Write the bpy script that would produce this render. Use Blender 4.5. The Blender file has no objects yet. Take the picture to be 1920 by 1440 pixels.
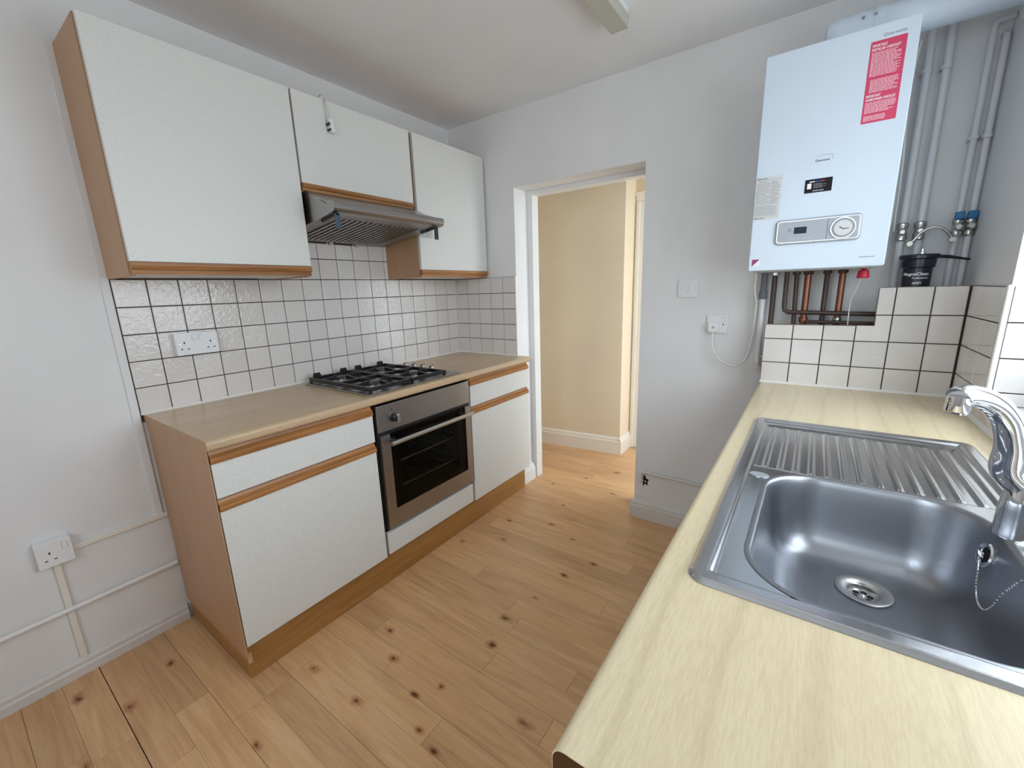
import bpy, math, random
import numpy as np
from mathutils import Matrix, Vector

random.seed(7)
scene = bpy.context.scene
col = scene.collection

# ------------------------------------------------------------------ camera
CAM = Vector((2.0529, -2.2356, 1.3201))
YAW, PITCH, ROLL = 0.6221, -0.2201, -0.0323
fwd = Vector((-math.sin(YAW)*math.cos(PITCH), math.cos(YAW)*math.cos(PITCH), math.sin(PITCH)))
rgt = Vector((math.cos(YAW), math.sin(YAW), 0)); upv = rgt.cross(fwd)
r2 = math.cos(ROLL)*rgt + math.sin(ROLL)*upv; u2 = -math.sin(ROLL)*rgt + math.cos(ROLL)*upv
cam = bpy.data.cameras.new('camera'); cam.sensor_width = 36.0; cam.lens = 787.17/1920*36.0
cam.clip_start = 0.02
camo = bpy.data.objects.new('camera', cam); col.objects.link(camo)
camo.matrix_world = Matrix(((r2.x, u2.x, -fwd.x, CAM.x), (r2.y, u2.y, -fwd.y, CAM.y), (r2.z, u2.z, -fwd.z, CAM.z), (0, 0, 0, 1)))
scene.camera = camo
scene.cycles.adaptive_threshold = .07; scene.cycles.max_bounces = 8; scene.cycles.diffuse_bounces = 5; scene.cycles.glossy_bounces = 4
scene.cycles.transparent_max_bounces = 8; scene.cycles.caustics_reflective = False; scene.cycles.caustics_refractive = False

# ------------------------------------------------------------------ world, light, exposure
world = bpy.data.worlds.new('overcast'); scene.world = world; world.use_nodes = True
wn = world.node_tree.nodes['Background']
wn.inputs[1].default_value = 8.0
wt = world.node_tree; wtc = wt.nodes.new('ShaderNodeTexCoord'); wsp = wt.nodes.new('ShaderNodeSeparateXYZ'); wrp = wt.nodes.new('ShaderNodeValToRGB'); wmr = wt.nodes.new('ShaderNodeMapRange')
wmr.inputs['From Min'].default_value = -1; wt.links.new(wtc.outputs['Generated'], wsp.inputs[0]); wt.links.new(wsp.outputs['Z'], wmr.inputs['Value']); wt.links.new(wmr.outputs[0], wrp.inputs['Fac'])
wrp.color_ramp.elements.new(.49); wrp.color_ramp.elements.new(.51)
for e_, (p_, c_) in zip(wrp.color_ramp.elements, ((0, (.53, .56, .585)), (.49, (.53, .56, .585)), (.51, (.64, .695, .755)), (1, (.86, .93, 1.0)))):
    e_.position = p_; e_.color = (*c_, 1)
wt.links.new(wrp.outputs[0], wn.inputs[0])      # overcast sky, brighter overhead, pale paving below the horizon
scene.view_settings.view_transform = 'Standard'; scene.view_settings.look = 'None'
scene.view_settings.gamma = 1.0; scene.view_settings.use_curve_mapping = False
scene.view_settings.exposure = 0.05
def portal(name, loc, rot, sx, sy):
    l = bpy.data.lights.new(name, 'AREA'); l.shape = 'RECTANGLE'; l.size = sx; l.size_y = sy
    l.cycles.is_portal = True
    o = bpy.data.objects.new(name, l); col.objects.link(o); o.location = loc; o.rotation_euler = rot
    return o
WY0, WY1, WZ0, WZ1 = -1.85, -0.50, 0.952, 2.10      # kitchen window opening in the right wall
XO = 2.66
portal('window_portal', (2.70, (WY0+WY1)/2, (WZ0+WZ1)/2), (0, math.pi/2, 0), WZ1-WZ0, WY1-WY0)

# ------------------------------------------------------------------ materials
def nn(t, typ, **kw):
    n = t.nodes.new(typ)
    for k, v in kw.items(): setattr(n, k, v)
    return n
def mat(name, color, rough=0.5, metal=0.0, spec=0.5, coat=0.0):
    m = bpy.data.materials.new(name); m.use_nodes = True
    b = m.node_tree.nodes['Principled BSDF']
    b.inputs['Base Color'].default_value = (*color, 1); b.inputs['Roughness'].default_value = rough
    b.inputs['Metallic'].default_value = metal; b.inputs['Specular IOR Level'].default_value = spec
    b.inputs['Coat Weight'].default_value = coat
    return m
def P(m): return m.node_tree.nodes['Principled BSDF']
def pos(t, scale=(1, 1, 1), loc=(0, 0, 0)):
    g = nn(t, 'ShaderNodeNewGeometry'); mp = nn(t, 'ShaderNodeMapping')
    mp.inputs['Scale'].default_value = scale; mp.inputs['Location'].default_value = loc
    t.links.new(g.outputs['Position'], mp.inputs['Vector']); return mp.outputs['Vector']
def noise(t, vec, scale=1, detail=3, rough=.5, dist=0):
    n = nn(t, 'ShaderNodeTexNoise'); n.inputs['Scale'].default_value = scale; n.inputs['Detail'].default_value = detail
    n.inputs['Roughness'].default_value = rough; n.inputs['Distortion'].default_value = dist
    t.links.new(vec, n.inputs['Vector']); return n.outputs['Fac']
def ramp(t, fac, stops):
    r = nn(t, 'ShaderNodeValToRGB'); el = r.color_ramp.elements
    while len(el) < len(stops): el.new(0.5)
    for e, (p, c) in zip(el, stops): e.position = p; e.color = (*c, 1) if len(c) == 3 else c
    t.links.new(fac, r.inputs['Fac']); return r.outputs['Color']
def mix(t, a, b, fac, mode='MIX'):
    m = nn(t, 'ShaderNodeMix', data_type='RGBA', blend_type=mode)
    for s, v in ((m.inputs[6], a), (m.inputs[7], b), (m.inputs[0], fac)):
        if hasattr(v, 'is_linked') or hasattr(v, 'links'): t.links.new(v, s)
        else: s.default_value = (*v, 1) if isinstance(v, tuple) else v
    return m.outputs[2]
def math_(t, op, a, b=None, clamp=False):
    m = nn(t, 'ShaderNodeMath', operation=op, use_clamp=clamp)
    for s, v in zip(m.inputs, (a, b)):
        if v is None: continue
        if hasattr(v, 'links'): t.links.new(v, s)
        else: s.default_value = v
    return m.outputs[0]
def bump(m, height, strength=.2, dist=.01):
    t = m.node_tree; b = nn(t, 'ShaderNodeBump'); b.inputs['Strength'].default_value = strength
    b.inputs['Distance'].default_value = dist; t.links.new(height, b.inputs['Height'])
    t.links.new(b.outputs['Normal'], P(m).inputs['Normal'])
def setcol(m, c): m.node_tree.links.new(c, P(m).inputs['Base Color'])

def paint(name, c, rough=.6, var=.05, bstr=.15):
    m = mat(name, c, rough); t = m.node_tree
    n = noise(t, pos(t), 2.5, 4)
    setcol(m, ramp(t, n, [(.3, tuple(x*(1-var) for x in c)), (.7, tuple(min(1, x*(1+var*.5)) for x in c))]))
    bump(m, noise(t, pos(t), 60, 4), bstr, .002); return m
M_WALL = paint('white_emulsion', (.79, .785, .79), .62)
M_CEIL = paint('ceiling_emulsion', (.83, .83, .84), .8)
M_HALL = paint('cream_emulsion', (.78, .665, .495), .6)
M_GLOSS = paint('white_gloss_paint', (.80, .80, .80), .3, .03, .05)
M_SKIRT = paint('worn_white_gloss', (.70, .68, .66), .4, .12, .15)
M_CREAM = paint('cream_gloss_paint', (.82, .78, .70), .35, .03, .05)
M_PIPEW = paint('painted_pipe', (.72, .72, .74), .4, .08, .2)
M_WOODRAW = mat('raw_chipboard', (.36, .24, .14), .8)

def laminate(name, c):
    m = mat(name, c, .38); t = m.node_tree
    n = noise(t, pos(t), 260, 2)
    setcol(m, ramp(t, n, [(.35, tuple(x*.93 for x in c)), (.65, tuple(min(1, x*1.04) for x in c))]))
    bump(m, n, .12, .001); return m
M_DOOR = laminate('off_white_laminate', (.73, .73, .705))

def oak(name, axis, c0, c1, rough=.42):
    m = mat(name, c0, rough); t = m.node_tree
    s = [90, 90, 90]; s[axis] = 4
    a = noise(t, pos(t, tuple(s)), 1, 5, .65, .4); s2 = [14, 14, 14]; s2[axis] = 1.2
    b = noise(t, pos(t, tuple(s2)), 1, 3, .5, .6)
    f = math_(t, 'ADD', math_(t, 'MULTIPLY', a, .6), math_(t, 'MULTIPLY', b, .4))
    setcol(m, ramp(t, f, [(.36, c0), (.62, c1)])); bump(m, a, .1, .001); return m
M_OAK = oak('oak_handle_wood', 1, (.24, .095, .028), (.48, .22, .075))
M_PLINTH = oak('oak_plinth_veneer', 1, (.30, .14, .038), (.44, .225, .065))
M_PLINTHX = oak('oak_plinth_veneer_side', 0, (.30, .14, .038), (.44, .225, .065))
M_CARC = oak('beech_carcass_laminate', 2, (.45, .258, .14), (.51, .30, .165), .45)

def beech(name, c0, c1):
    m = mat(name, (.7, .55, .35), .30); t = m.node_tree
    fl = noise(t, pos(t, (420, 42, 420)), 1, 3, .6)
    lo = noise(t, pos(t, (7, .9, 7)), 1, 3, .5, .5)
    w = nn(t, 'ShaderNodeTexWave', wave_type='BANDS', bands_direction='X'); w.inputs['Scale'].default_value = 4.5
    w.inputs['Distortion'].default_value = 9; w.inputs['Detail'].default_value = 2; w.inputs['Detail Scale'].default_value = .55
    t.links.new(pos(t, (1, .35, 1)), w.inputs['Vector'])
    base = ramp(t, lo, [(.3, c0), (.7, c1)])
    c = mix(t, base, ramp(t, w.outputs['Fac'], [(0, (.80, .78, .74)), (.12, (1, 1, 1))]), .45, 'MULTIPLY')
    c = mix(t, c, ramp(t, fl, [(.38, (.86, .83, .78)), (.6, (1.0, 1.0, 1.0))]), .6, 'MULTIPLY')
    setcol(m, c); bump(m, fl, .05, .001); return m
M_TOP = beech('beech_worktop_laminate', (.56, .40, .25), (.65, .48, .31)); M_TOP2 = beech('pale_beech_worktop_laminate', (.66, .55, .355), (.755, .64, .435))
M_TOPEND = mat('worktop_cut_edge', (.085, .038, .014), .8, spec=.15)

KNOTS = [(.795, -1.374), (.914, -1.451), (1.14, -1.437), (1.182, -1.202), (1.19, -1.581), (1.267, -1.599), (1.446, -1.385),
 (.808, -1.888), (1.147, -1.066), (1.085, -1.507), (.947, -1.631), (.70, -1.643), (.95, -.35), (1.12, -.42), (.80, -.62),
 (1.22, -.70), (.72, -.45), (.90, -.12), (1.10, .18), (.85, .30), (.70, .10), (1.0, .5), (1.18, -.9), (.62, -.75),
 (.13, -2.16), (.32, -2.07), (.22, -1.93), (.45, -2.20), (1.3, -.55)]
def floor_mat():
    m = mat('oak_plank_laminate', (.5, .33, .18), .33); t = m.node_tree
    oi = nn(t, 'ShaderNodeObjectInfo')
    g = nn(t, 'ShaderNodeNewGeometry'); sh = nn(t, 'ShaderNodeVectorMath', operation='MULTIPLY_ADD')
    cb = nn(t, 'ShaderNodeCombineXYZ')
    for i in range(3): t.links.new(oi.outputs['Random'], cb.inputs[i])
    sh.inputs[1].default_value = (37, 11, 0)
    t.links.new(cb.outputs[0], sh.inputs[0]); t.links.new(g.outputs['Position'], sh.inputs[2])
    def mp(s):
        k = nn(t, 'ShaderNodeMapping'); k.inputs['Scale'].default_value = s; t.links.new(sh.outputs[0], k.inputs['Vector']); return k.outputs[0]
    a = noise(t, mp((5, 110, 1)), 1, 4, .65, .3); b = noise(t, mp((1.6, 16, 1)), 1, 4, .55, 1.6)
    f = math_(t, 'ADD', math_(t, 'MULTIPLY', a, .4), math_(t, 'MULTIPLY', b, .6))
    c = ramp(t, f, [(.33, (.55, .32, .16)), (.5, (.68, .42, .215)), (.68, (.78, .52, .295))])
    tint = ramp(t, oi.outputs['Random'], [(0, (.84, .80, .78)), (.35, (1.0, .97, .92)), (.65, (.94, .88, .86)), (1, (1.06, 1.05, 1.0))])
    c = mix(t, c, tint, 1.0, 'MULTIPLY')
    # knots
    wob = nn(t, 'ShaderNodeTexNoise'); wob.inputs['Scale'].default_value = 26; t.links.new(g.outputs['Position'], wob.inputs['Vector'])
    acc = None
    for i, (kx, ky) in enumerate(KNOTS):
        s = nn(t, 'ShaderNodeVectorMath', operation='SUBTRACT'); s.inputs[1].default_value = (kx, ky, 0); t.links.new(g.outputs['Position'], s.inputs[0])
        k = nn(t, 'ShaderNodeVectorMath', operation='MULTIPLY'); r = random.uniform(1.0, 1.9)
        k.inputs[1].default_value = (22*r, 40*r, 0); t.links.new(s.outputs[0], k.inputs[0])
        l = nn(t, 'ShaderNodeVectorMath', operation='LENGTH'); t.links.new(k.outputs[0], l.inputs[0])
        acc = l.outputs['Value'] if acc is None else math_(t, 'MINIMUM', acc, l.outputs['Value'])
    d = math_(t, 'ADD', acc, math_(t, 'MULTIPLY', math_(t, 'SUBTRACT', wob.outputs['Fac'], .5), 1.5))
    c = mix(t, c, ramp(t, d, [(0, (.20, .12, .08)), (.14, (.28, .17, .11)), (.30, (.66, .52, .42)), (.9, (1, 1, 1))]), 1.0, 'MULTIPLY')
    setcol(m, c); bump(m, a, .06, .001); return m
M_FLOOR = floor_mat()
M_GAP = mat('dark_gap', (.035, .022, .015), .9)
M_GROUT = mat('dark_brown_grout', (.065, .042, .036), .9)
M_SEAL = mat('white_silicone', (.80, .77, .74), .4)

def tile_mat(name, k):
    m = mat(name, (.70, .645, .61), .10, spec=.55); t = m.node_tree
    oi = nn(t, 'ShaderNodeObjectInfo')
    setcol(m, ramp(t, oi.outputs['Random'], [(0, (.69, .65, .625)), (1, (.75, .71, .69))]))
    n = noise(t, pos(t), 58, 1.5, .45, .9)
    bump(m, n, k, .004); return m
M_TILE = tile_mat('rippled_ivory_tile', .38); M_TILEF = tile_mat('glazed_ivory_tile', .07)

def steel(name, c=(.62, .61, .60), rough=.30, axis=1, aniso=0):
    m = mat(name, c, rough, 1.0); t = m.node_tree
    s = [300, 300, 300]; s[axis] = 6
    n = noise(t, pos(t, tuple(s)), 1, 2)
    rr = nn(t, 'ShaderNodeMapRange'); rr.inputs['To Min'].default_value = rough-.07; rr.inputs['To Max'].default_value = rough+.09
    t.links.new(n, rr.inputs['Value']); t.links.new(rr.outputs[0], P(m).inputs['Roughness'])
    bump(m, n, .02, .001); return m
M_STEEL = steel('brushed_steel', (.42, .40, .39), .32)
M_SINK = steel('sink_steel', (.34, .35, .38), .33)
M_DRAIN = steel('polished_sink_steel', (.56, .57, .59), .2)
M_CHROME = mat('chrome', (.80, .81, .83), .06, 1.0)
M_SATIN = mat('satin_metal', (.62, .61, .60), .3, 1.0)
M_BLACK = mat('black_plastic', (.012, .012, .013), .35)
M_IRON = mat('black_cast_iron', (.010, .010, .011), .38)
M_CAVITY = mat('oven_enamel', (.07, .065, .058), .4)
M_WHITEP = mat('white_plastic', (.80, .80, .82), .3)
M_OLDP = paint('aged_cream_plastic', (.50, .49, .42), .45, .10, .02)
M_PLUGP = mat('plug_plastic', (.84, .84, .85), .35)
M_BOILER = mat('boiler_enamel', (.60, .68, .78), .28)
M_RED = mat('red_sticker', (.60, .045, .12), .45)
M_PINK = mat('pale_print', (.80, .45, .52), .5)
M_PRINTW = mat('white_print', (.85, .82, .84), .5)
M_PRINTK = mat('dark_print', (.06, .06, .07), .5)
M_LABEL = mat('paper_label', (.62, .62, .62), .6)
M_PRINTG = mat('grey_print', (.30, .30, .32), .6)
M_PANELG = mat('grey_control_panel', (.36, .38, .42), .35)
M_PANELD = mat('silver_trim', (.62, .65, .70), .25, .6)
M_LCD = mat('dark_display', (.012, .014, .035), .45, spec=.3)
M_CARD = mat('black_sticker_print', (.010, .010, .014), .6, spec=.2)
M_BTN = mat('grey_buttons', (.42, .44, .48), .5)
M_MAG = mat('magenta_print', (.30, .04, .16), .5)
M_NAVY = mat('dark_navy_plastic', (.008, .012, .026), .28)
M_COPPER = mat('copper', (.30, .125, .08), .4, .8)
M_COPD = paint('tarnished_copper', (.085, .050, .042), .45, .4, .1)
M_GREYR = mat('grey_rubber', (.16, .17, .20), .6)
M_BLUE = mat('blue_plastic', (.02, .16, .36), .35)
M_REDP = mat('red_plastic', (.55, .02, .05), .4)
M_BRASS = mat('plated_fitting', (.60, .58, .55), .25, 1.0)
M_FLEX = mat('pale_cable', (.78, .78, .74), .5)
M_DARKHOLE = mat('dark_hole', (.01, .008, .007), .9)
M_MIDGREY = mat('grey_fin_plastic', (.42, .42, .43), .4)  # plain mid-grey plastic for base plate, switch surrounds and fuse mark
M_PLASTER = paint('bare_plaster', (.50, .42, .36), .9, .25, .4)

def glass(name, tint, amount):
    m = bpy.data.materials.new(name); m.use_nodes = True; t = m.node_tree
    for n in list(t.nodes): t.nodes.remove(n)
    out = nn(t, 'ShaderNodeOutputMaterial'); tr = nn(t, 'ShaderNodeBsdfTransparent'); gl = nn(t, 'ShaderNodeBsdfGlossy'); mx = nn(t, 'ShaderNodeMixShader'); fr = nn(t, 'ShaderNodeFresnel')
    tr.inputs[0].default_value = (*tint, 1); gl.inputs['Roughness'].default_value = .03; ge = nn(t, 'ShaderNodeNewGeometry')
    t.links.new(math_(t, 'ADD', math_(t, 'MULTIPLY', ge.outputs['Backfacing'], 1/1.5-1.5), 1.5), fr.inputs[0])   # same pane reflectance from both faces
    k = math_(t, 'MULTIPLY', fr.outputs[0], amount)
    t.links.new(k, mx.inputs[0]); t.links.new(tr.outputs[0], mx.inputs[1]); t.links.new(gl.outputs[0], mx.inputs[2]); t.links.new(mx.outputs[0], out.inputs[0])
    return m
M_PANE = glass('clear_window_glass', (.95, .97, .97), 1.0)
M_OVENG = glass('smoked_oven_glass', (.60, .57, .52), .32)
M_CLEARP = glass('clear_plastic', (.85, .88, .90), 1.2)

# ------------------------------------------------------------------ mesh helpers
class MB:
    def __init__(s, xf=None): s.v = []; s.f = []; s.xf = xf
    def add(s, vs, fs):
        o = len(s.v); s.v += [tuple(s.xf(*p)) if s.xf else tuple(p) for p in vs]; s.f += [tuple(i+o for i in f) for f in fs]; return s
    def box(s, x0, x1, y0, y1, z0, z1):
        x0, x1 = sorted((x0, x1)); y0, y1 = sorted((y0, y1)); z0, z1 = sorted((z0, z1))
        return s.add([(x0, y0, z0), (x1, y0, z0), (x1, y1, z0), (x0, y1, z0), (x0, y0, z1), (x1, y0, z1), (x1, y1, z1), (x0, y1, z1)],
              [(0, 3, 2, 1), (4, 5, 6, 7), (0, 1, 5, 4), (1, 2, 6, 5), (2, 3, 7, 6), (3, 0, 4, 7)])
    def prism(s, poly, axis, a, b):
        """poly: 2-D points (counter-clockwise) in the other two axes, in order xyz"""
        def p3(u, w, k):
            return {'x': (k, u, w), 'y': (u, k, w), 'z': (u, w, k)}[axis]
        n = len(poly); vs = [p3(u, w, a) for u, w in poly]+[p3(u, w, b) for u, w in poly]
        fs = [tuple(range(n)), tuple(range(2*n-1, n-1, -1))]+[(i, n+i, n+(i+1) % n, (i+1) % n) for i in range(n)]
        return s.add(vs, fs)
    def lathe(s, c, d, prof, n=24, cap0=True):
        """prof: list of (radius, distance along d); closed at both ends when radius is 0"""
        d = Vector(d).normalized(); a = d.orthogonal().normalized(); b = d.cross(a); c = Vector(c); vs = []; fs = []
        for r, h in prof:
            for i in range(n):
                t = 2*math.pi*i/n; vs.append(tuple(c+d*h+(a*math.cos(t)+b*math.sin(t))*r))
        for j in range(len(prof)-1):
            for i in range(n): fs.append((j*n+i, j*n+(i+1) % n, (j+1)*n+(i+1) % n, (j+1)*n+i))
        if cap0: fs.append(tuple(range(n-1, -1, -1)))
        k = (len(prof)-1)*n; fs.append(tuple(range(k, k+n)))
        return s.add(vs, fs)
    def cyl(s, p0, p1, r, n=16, r1=None):
        p0 = Vector(p0); p1 = Vector(p1); d = p1-p0
        return s.lathe(p0, d, [(r, 0), (r if r1 is None else r1, d.length)], n)
    def tube(s, pts, r, n=12, cyc=False):
        pts = [Vector(p) for p in pts]; rs = r if isinstance(r, (list, tuple)) else [r]*len(pts)
        vs = []; fs = []; prev = None
        for i, p in enumerate(pts):
            t = (pts[min(i+1, len(pts)-1)]-pts[max(i-1, 0)]).normalized()
            a = t.orthogonal().normalized() if prev is None else (prev-t*prev.dot(t)).normalized()
            prev = a; b = t.cross(a)
            for k in range(n):
                q = 2*math.pi*k/n; vs.append(tuple(p+(a*math.cos(q)+b*math.sin(q))*rs[i]))
        for j in range(len(pts)-1):
            for k in range(n): fs.append((j*n+k, j*n+(k+1) % n, (j+1)*n+(k+1) % n, (j+1)*n+k))
        fs.append(tuple(range(n-1, -1, -1))); k = (len(pts)-1)*n; fs.append(tuple(range(k, k+n)))
        return s.add(vs, fs)
    def rplate(s, u0, u1, v0, v1, w0, w1, r, n=5):
        """rounded plate in local (u,v) with thickness w (use with xf)"""
        pts = []
        for cx, cy, a0 in ((u1-r, v1-r, 0), (u0+r, v1-r, 90), (u0+r, v0+r, 180), (u1-r, v0+r, 270)):
            for i in range(n+1):
                a = math.radians(a0+90*i/n); pts.append((cx+r*math.cos(a), cy+r*math.sin(a)))
        k = len(pts); vs = [(u, v, w0) for u, v in pts]+[(u, v, w1) for u, v in pts]
        return s.add(vs, [tuple(range(k-1, -1, -1)), tuple(range(k, 2*k))]+[(i, (i+1) % k, k+(i+1) % k, k+i) for i in range(k)])
    def mesh(s, name):
        me = bpy.data.meshes.new(name); me.from_pydata(s.v, [], s.f); me.update(); return me
    def build(s, name, m, parent=None, smooth=False, bevel=0, seg=2, label=None):
        import bmesh
        me = s.mesh(name); bm = bmesh.new(); bm.from_mesh(me); bmesh.ops.recalc_face_normals(bm, faces=bm.faces); bm.to_mesh(me); bm.free()
        return link(name, me, m, parent, smooth, bevel, seg, label)
def link(name, me, m, parent=None, smooth=False, bevel=0, seg=2, label=None):
    if m and not me.materials: me.materials.append(m)
    o = bpy.data.objects.new(name, me); col.objects.link(o)
    if parent:
        o.parent = parent; o.location = -wloc(parent)
    if smooth: shade(me)
    if bevel:
        b = o.modifiers.new('edge', 'BEVEL'); b.width = bevel; b.segments = seg; b.limit_method = 'ANGLE'; b.angle_limit = math.radians(40)
    if label: o['label'] = label
    return o
def shade(me, ang=38):
    for p in me.polygons: p.use_smooth = True
    try: me.set_sharp_from_angle(angle=math.radians(ang))
    except Exception: pass
def smooth_path(pts, n=5):
    pts = [Vector(p) for p in pts]; out = []
    for i in range(len(pts)-1):
        a, b, c, d = pts[max(i-1, 0)], pts[i], pts[i+1], pts[min(i+2, len(pts)-1)]
        for k in range(n):
            t = k/n; out.append(.5*((2*b)+(c-a)*t+(2*a-5*b+4*c-d)*t*t+(3*b-a-3*c+d)*t**3))
    return out+[pts[-1]]
def wloc(o):
    v = Vector(o.location)
    while o.parent: o = o.parent; v = v+Vector(o.location)
    return v
def thing(name, label, cat, loc, group=None):
    o = bpy.data.objects.new(name, None); col.objects.link(o); o.location = loc; o.empty_display_size = .05
    o['label'] = label; o['category'] = cat
    if group: o['group'] = group
    return o
def tag(o, label, cat, group=None):
    o['label'] = label; o['category'] = cat
    if group: o['group'] = group
    return o
def struct(o, label=None, cat=None):
    o['kind'] = 'structure'
    if label: o['label'] = label
    if cat: o['category'] = cat
    return o
def ste(name, label, loc):
    o = bpy.data.objects.new(name, None); col.objects.link(o); o.location = loc; o.empty_display_size = .05
    return struct(o, label)
def on_back(x, y, z): return lambda u, v, w: (x+u, y-w, z+v)          # faces -y
def on_left(x, y, z): return lambda u, v, w: (x+w, y+u, z+v)          # faces +x
def text(body, name, m, parent, x0, x1, z0, z1, y, bold=0.0):
    """lettering fitted into a rectangle on a face looking towards -y"""
    cu = bpy.data.curves.new(name, 'FONT'); cu.body = body; cu.offset = bold; cu.resolution_u = 2
    to = bpy.data.objects.new('tmp', cu); col.objects.link(to)
    me = bpy.data.meshes.new_from_object(to.evaluated_get(bpy.context.evaluated_depsgraph_get()))
    bpy.data.objects.remove(to); bpy.data.curves.remove(cu)
    xs = [v.co.x for v in me.vertices]; ys = [v.co.y for v in me.vertices]
    for v in me.vertices:
        v.co = Vector((x0+(v.co.x-min(xs))/(max(xs)-min(xs))*(x1-x0), y, z0+(v.co.y-min(ys))/(max(ys)-min(ys))*(z1-z0)))
    me.materials.clear(); me.name = name
    return link(name, me, m, parent)

H = 0.901; D = 0.598; XR = 2.485; ZC = 2.343; XB = 1.893; YF = -3.30; TP = 0.0997; T0Y = -1.8068; T0Z = 1.4018
SINKW = (1.938, 2.416, -1.660, -0.757)

# ------------------------------------------------------------------ room shell
slab = MB().box(-.1, 2.75, YF-.1, 2.2, -.12, -.012).build('floor', M_GAP)
struct(slab, 'knotty oak laminate floor of narrow boards across the room')
# plank strips run across the room; butt joints staggered
pm = {}
row = 0; y = -2.091-.0965*13
bounds = []
while y < 1.9: bounds.append((y, y+.0965)); y += .0965
for i, (a, b) in enumerate(bounds):
    x = -.05-random.uniform(0, .55)
    if -1.91 < a < -1.8: cuts = [.669]
    elif -1.82 < a < -1.7: cuts = [.66]
    elif -1.36 < a < -1.25: cuts = [1.218]
    else: cuts = []
    xs = [-.05]; xx = xs[0]+random.uniform(.35, 1.0)
    if cuts: xs += [cuts[0], cuts[0]+1.05]
    else:
        while xx < 2.6: xs.append(xx); xx += random.uniform(.75, 1.25)
    xs.append(2.72)
    for u, w in zip(xs[:-1], xs[1:]):
        g0 = .0004; ga = .0022 if abs(a+2.091) < .004 else (.0008 if i % 2 == 1 else .0003); gb = .0003
        if w-u < .05: continue
        MB().box(u+.0005, w-.0005, a+ga, b-gb, -.012, 0).build('plank', M_FLOOR, slab)

struct(MB().box(-.1, 2.75, YF-.1, 2.2, ZC, ZC+.1).build('ceiling', M_CEIL), 'plain white painted ceiling')
wl = struct(MB().box(-.12, 0, YF-.1, .0, 0, ZC).build('wall_left', M_WALL), 'white painted wall behind the cooker run')
wb = struct(MB().box(-.12, .508, 0, .21, 0, ZC).box(1.305, 2.75, 0, .21, 0, ZC).box(.508, 1.305, 0, .21, 1.919, ZC).build('wall_back', M_WALL), 'white painted wall with the open doorway')
wr = MB()
wr.box(XR, XO, -.5, 0, 0, ZC).box(XR, XO, YF, WY0, 0, ZC).box(XR, XO, WY0, -.5, 0, WZ0).box(XR, XO, WY0, -.5, WZ1, ZC)
wr = struct(wr.build('wall_right', M_WALL), 'white painted window wall over the sink')
FX0, FX1, FZ0, FZ1 = 1.15, 2.25, 1.10, 2.15
struct(MB().box(-.12, FX0, YF-.12, YF, 0, ZC).box(FX1, 2.75, YF-.12, YF, 0, ZC).box(FX0, FX1, YF-.12, YF, 0, FZ0).box(FX0, FX1, YF-.12, YF, FZ1, ZC).build('wall_front', M_WALL), 'white painted wall at the near end of the kitchen')
portal('garden_portal', ((FX0+FX1)/2, YF-.16, (FZ0+FZ1)/2), (math.pi/2, 0, 0), FX1-FX0, FZ1-FZ0)
w3 = ste('window_3', 'white framed garden window behind the viewer', ((FX0+FX1)/2, YF-.08, FZ0))
for a, b, c, d in ((FX0, FX0+.05, FZ0, FZ1), (FX1-.05, FX1, FZ0, FZ1), (FX0+.05, FX1-.05, FZ0, FZ0+.05), (FX0+.05, FX1-.05, FZ1-.05, FZ1)): MB().box(a, b, YF-.10, YF-.05, c, d).build('window_frame', M_GLOSS, w3)
MB().box(FX0+.05, FX1-.05, YF-.08, YF-.074, FZ0+.05, FZ1-.05).build('pane', M_PANE, w3)
# hall beyond the doorway
hw = MB().prism([(-.1, .74), (.887, .846), (.888, 1.065), (.888, 1.3), (-.1, 1.3)], 'z', 0, ZC)
hw.box(-.1, -.02, .21, .80, 0, ZC)
struct(hw.build('wall_hall', M_HALL), 'cream painted hall wall seen through the doorway')
hb = MB().box(.888, .895, 1.065, 1.3, 0, ZC).box(1.70, 1.85, 1.065, 1.3, 0, ZC).box(.895, 1.70, 1.065, 1.3, 2.0, ZC)
struct(hb.build('wall_hall_end', M_HALL), 'cream painted hall wall holding the white panelled door')
struct(MB().box(1.75, 1.85, .21, .26, 0, ZC).box(1.75, 1.85, 1.01, 1.065, 0, ZC).box(1.75, 1.85, .26, 1.01, 2.12, ZC).box(1.75, 1.85, .26, 1.01, 0, .10).build('wall_hall_side', M_HALL), 'cream painted hall wall with the glazed opening')
portal('hall_portal', (1.90, .635, 1.11), (0, math.pi/2, 0), 2.02, .75)
w2 = ste('window_2', 'white framed hall window out of view beyond the doorway', (1.80, .635, .10))
for a in ((.26, .30, .10, 2.12), (.97, 1.01, .10, 2.12), (.30, .97, .10, .14), (.30, .97, 2.08, 2.12)): MB().box(1.78, 1.83, *a).build('window_frame', M_GLOSS, w2)
MB().box(1.802, 1.808, .30, .97, .14, 2.08).build('pane', M_PANE, w2)

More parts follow.
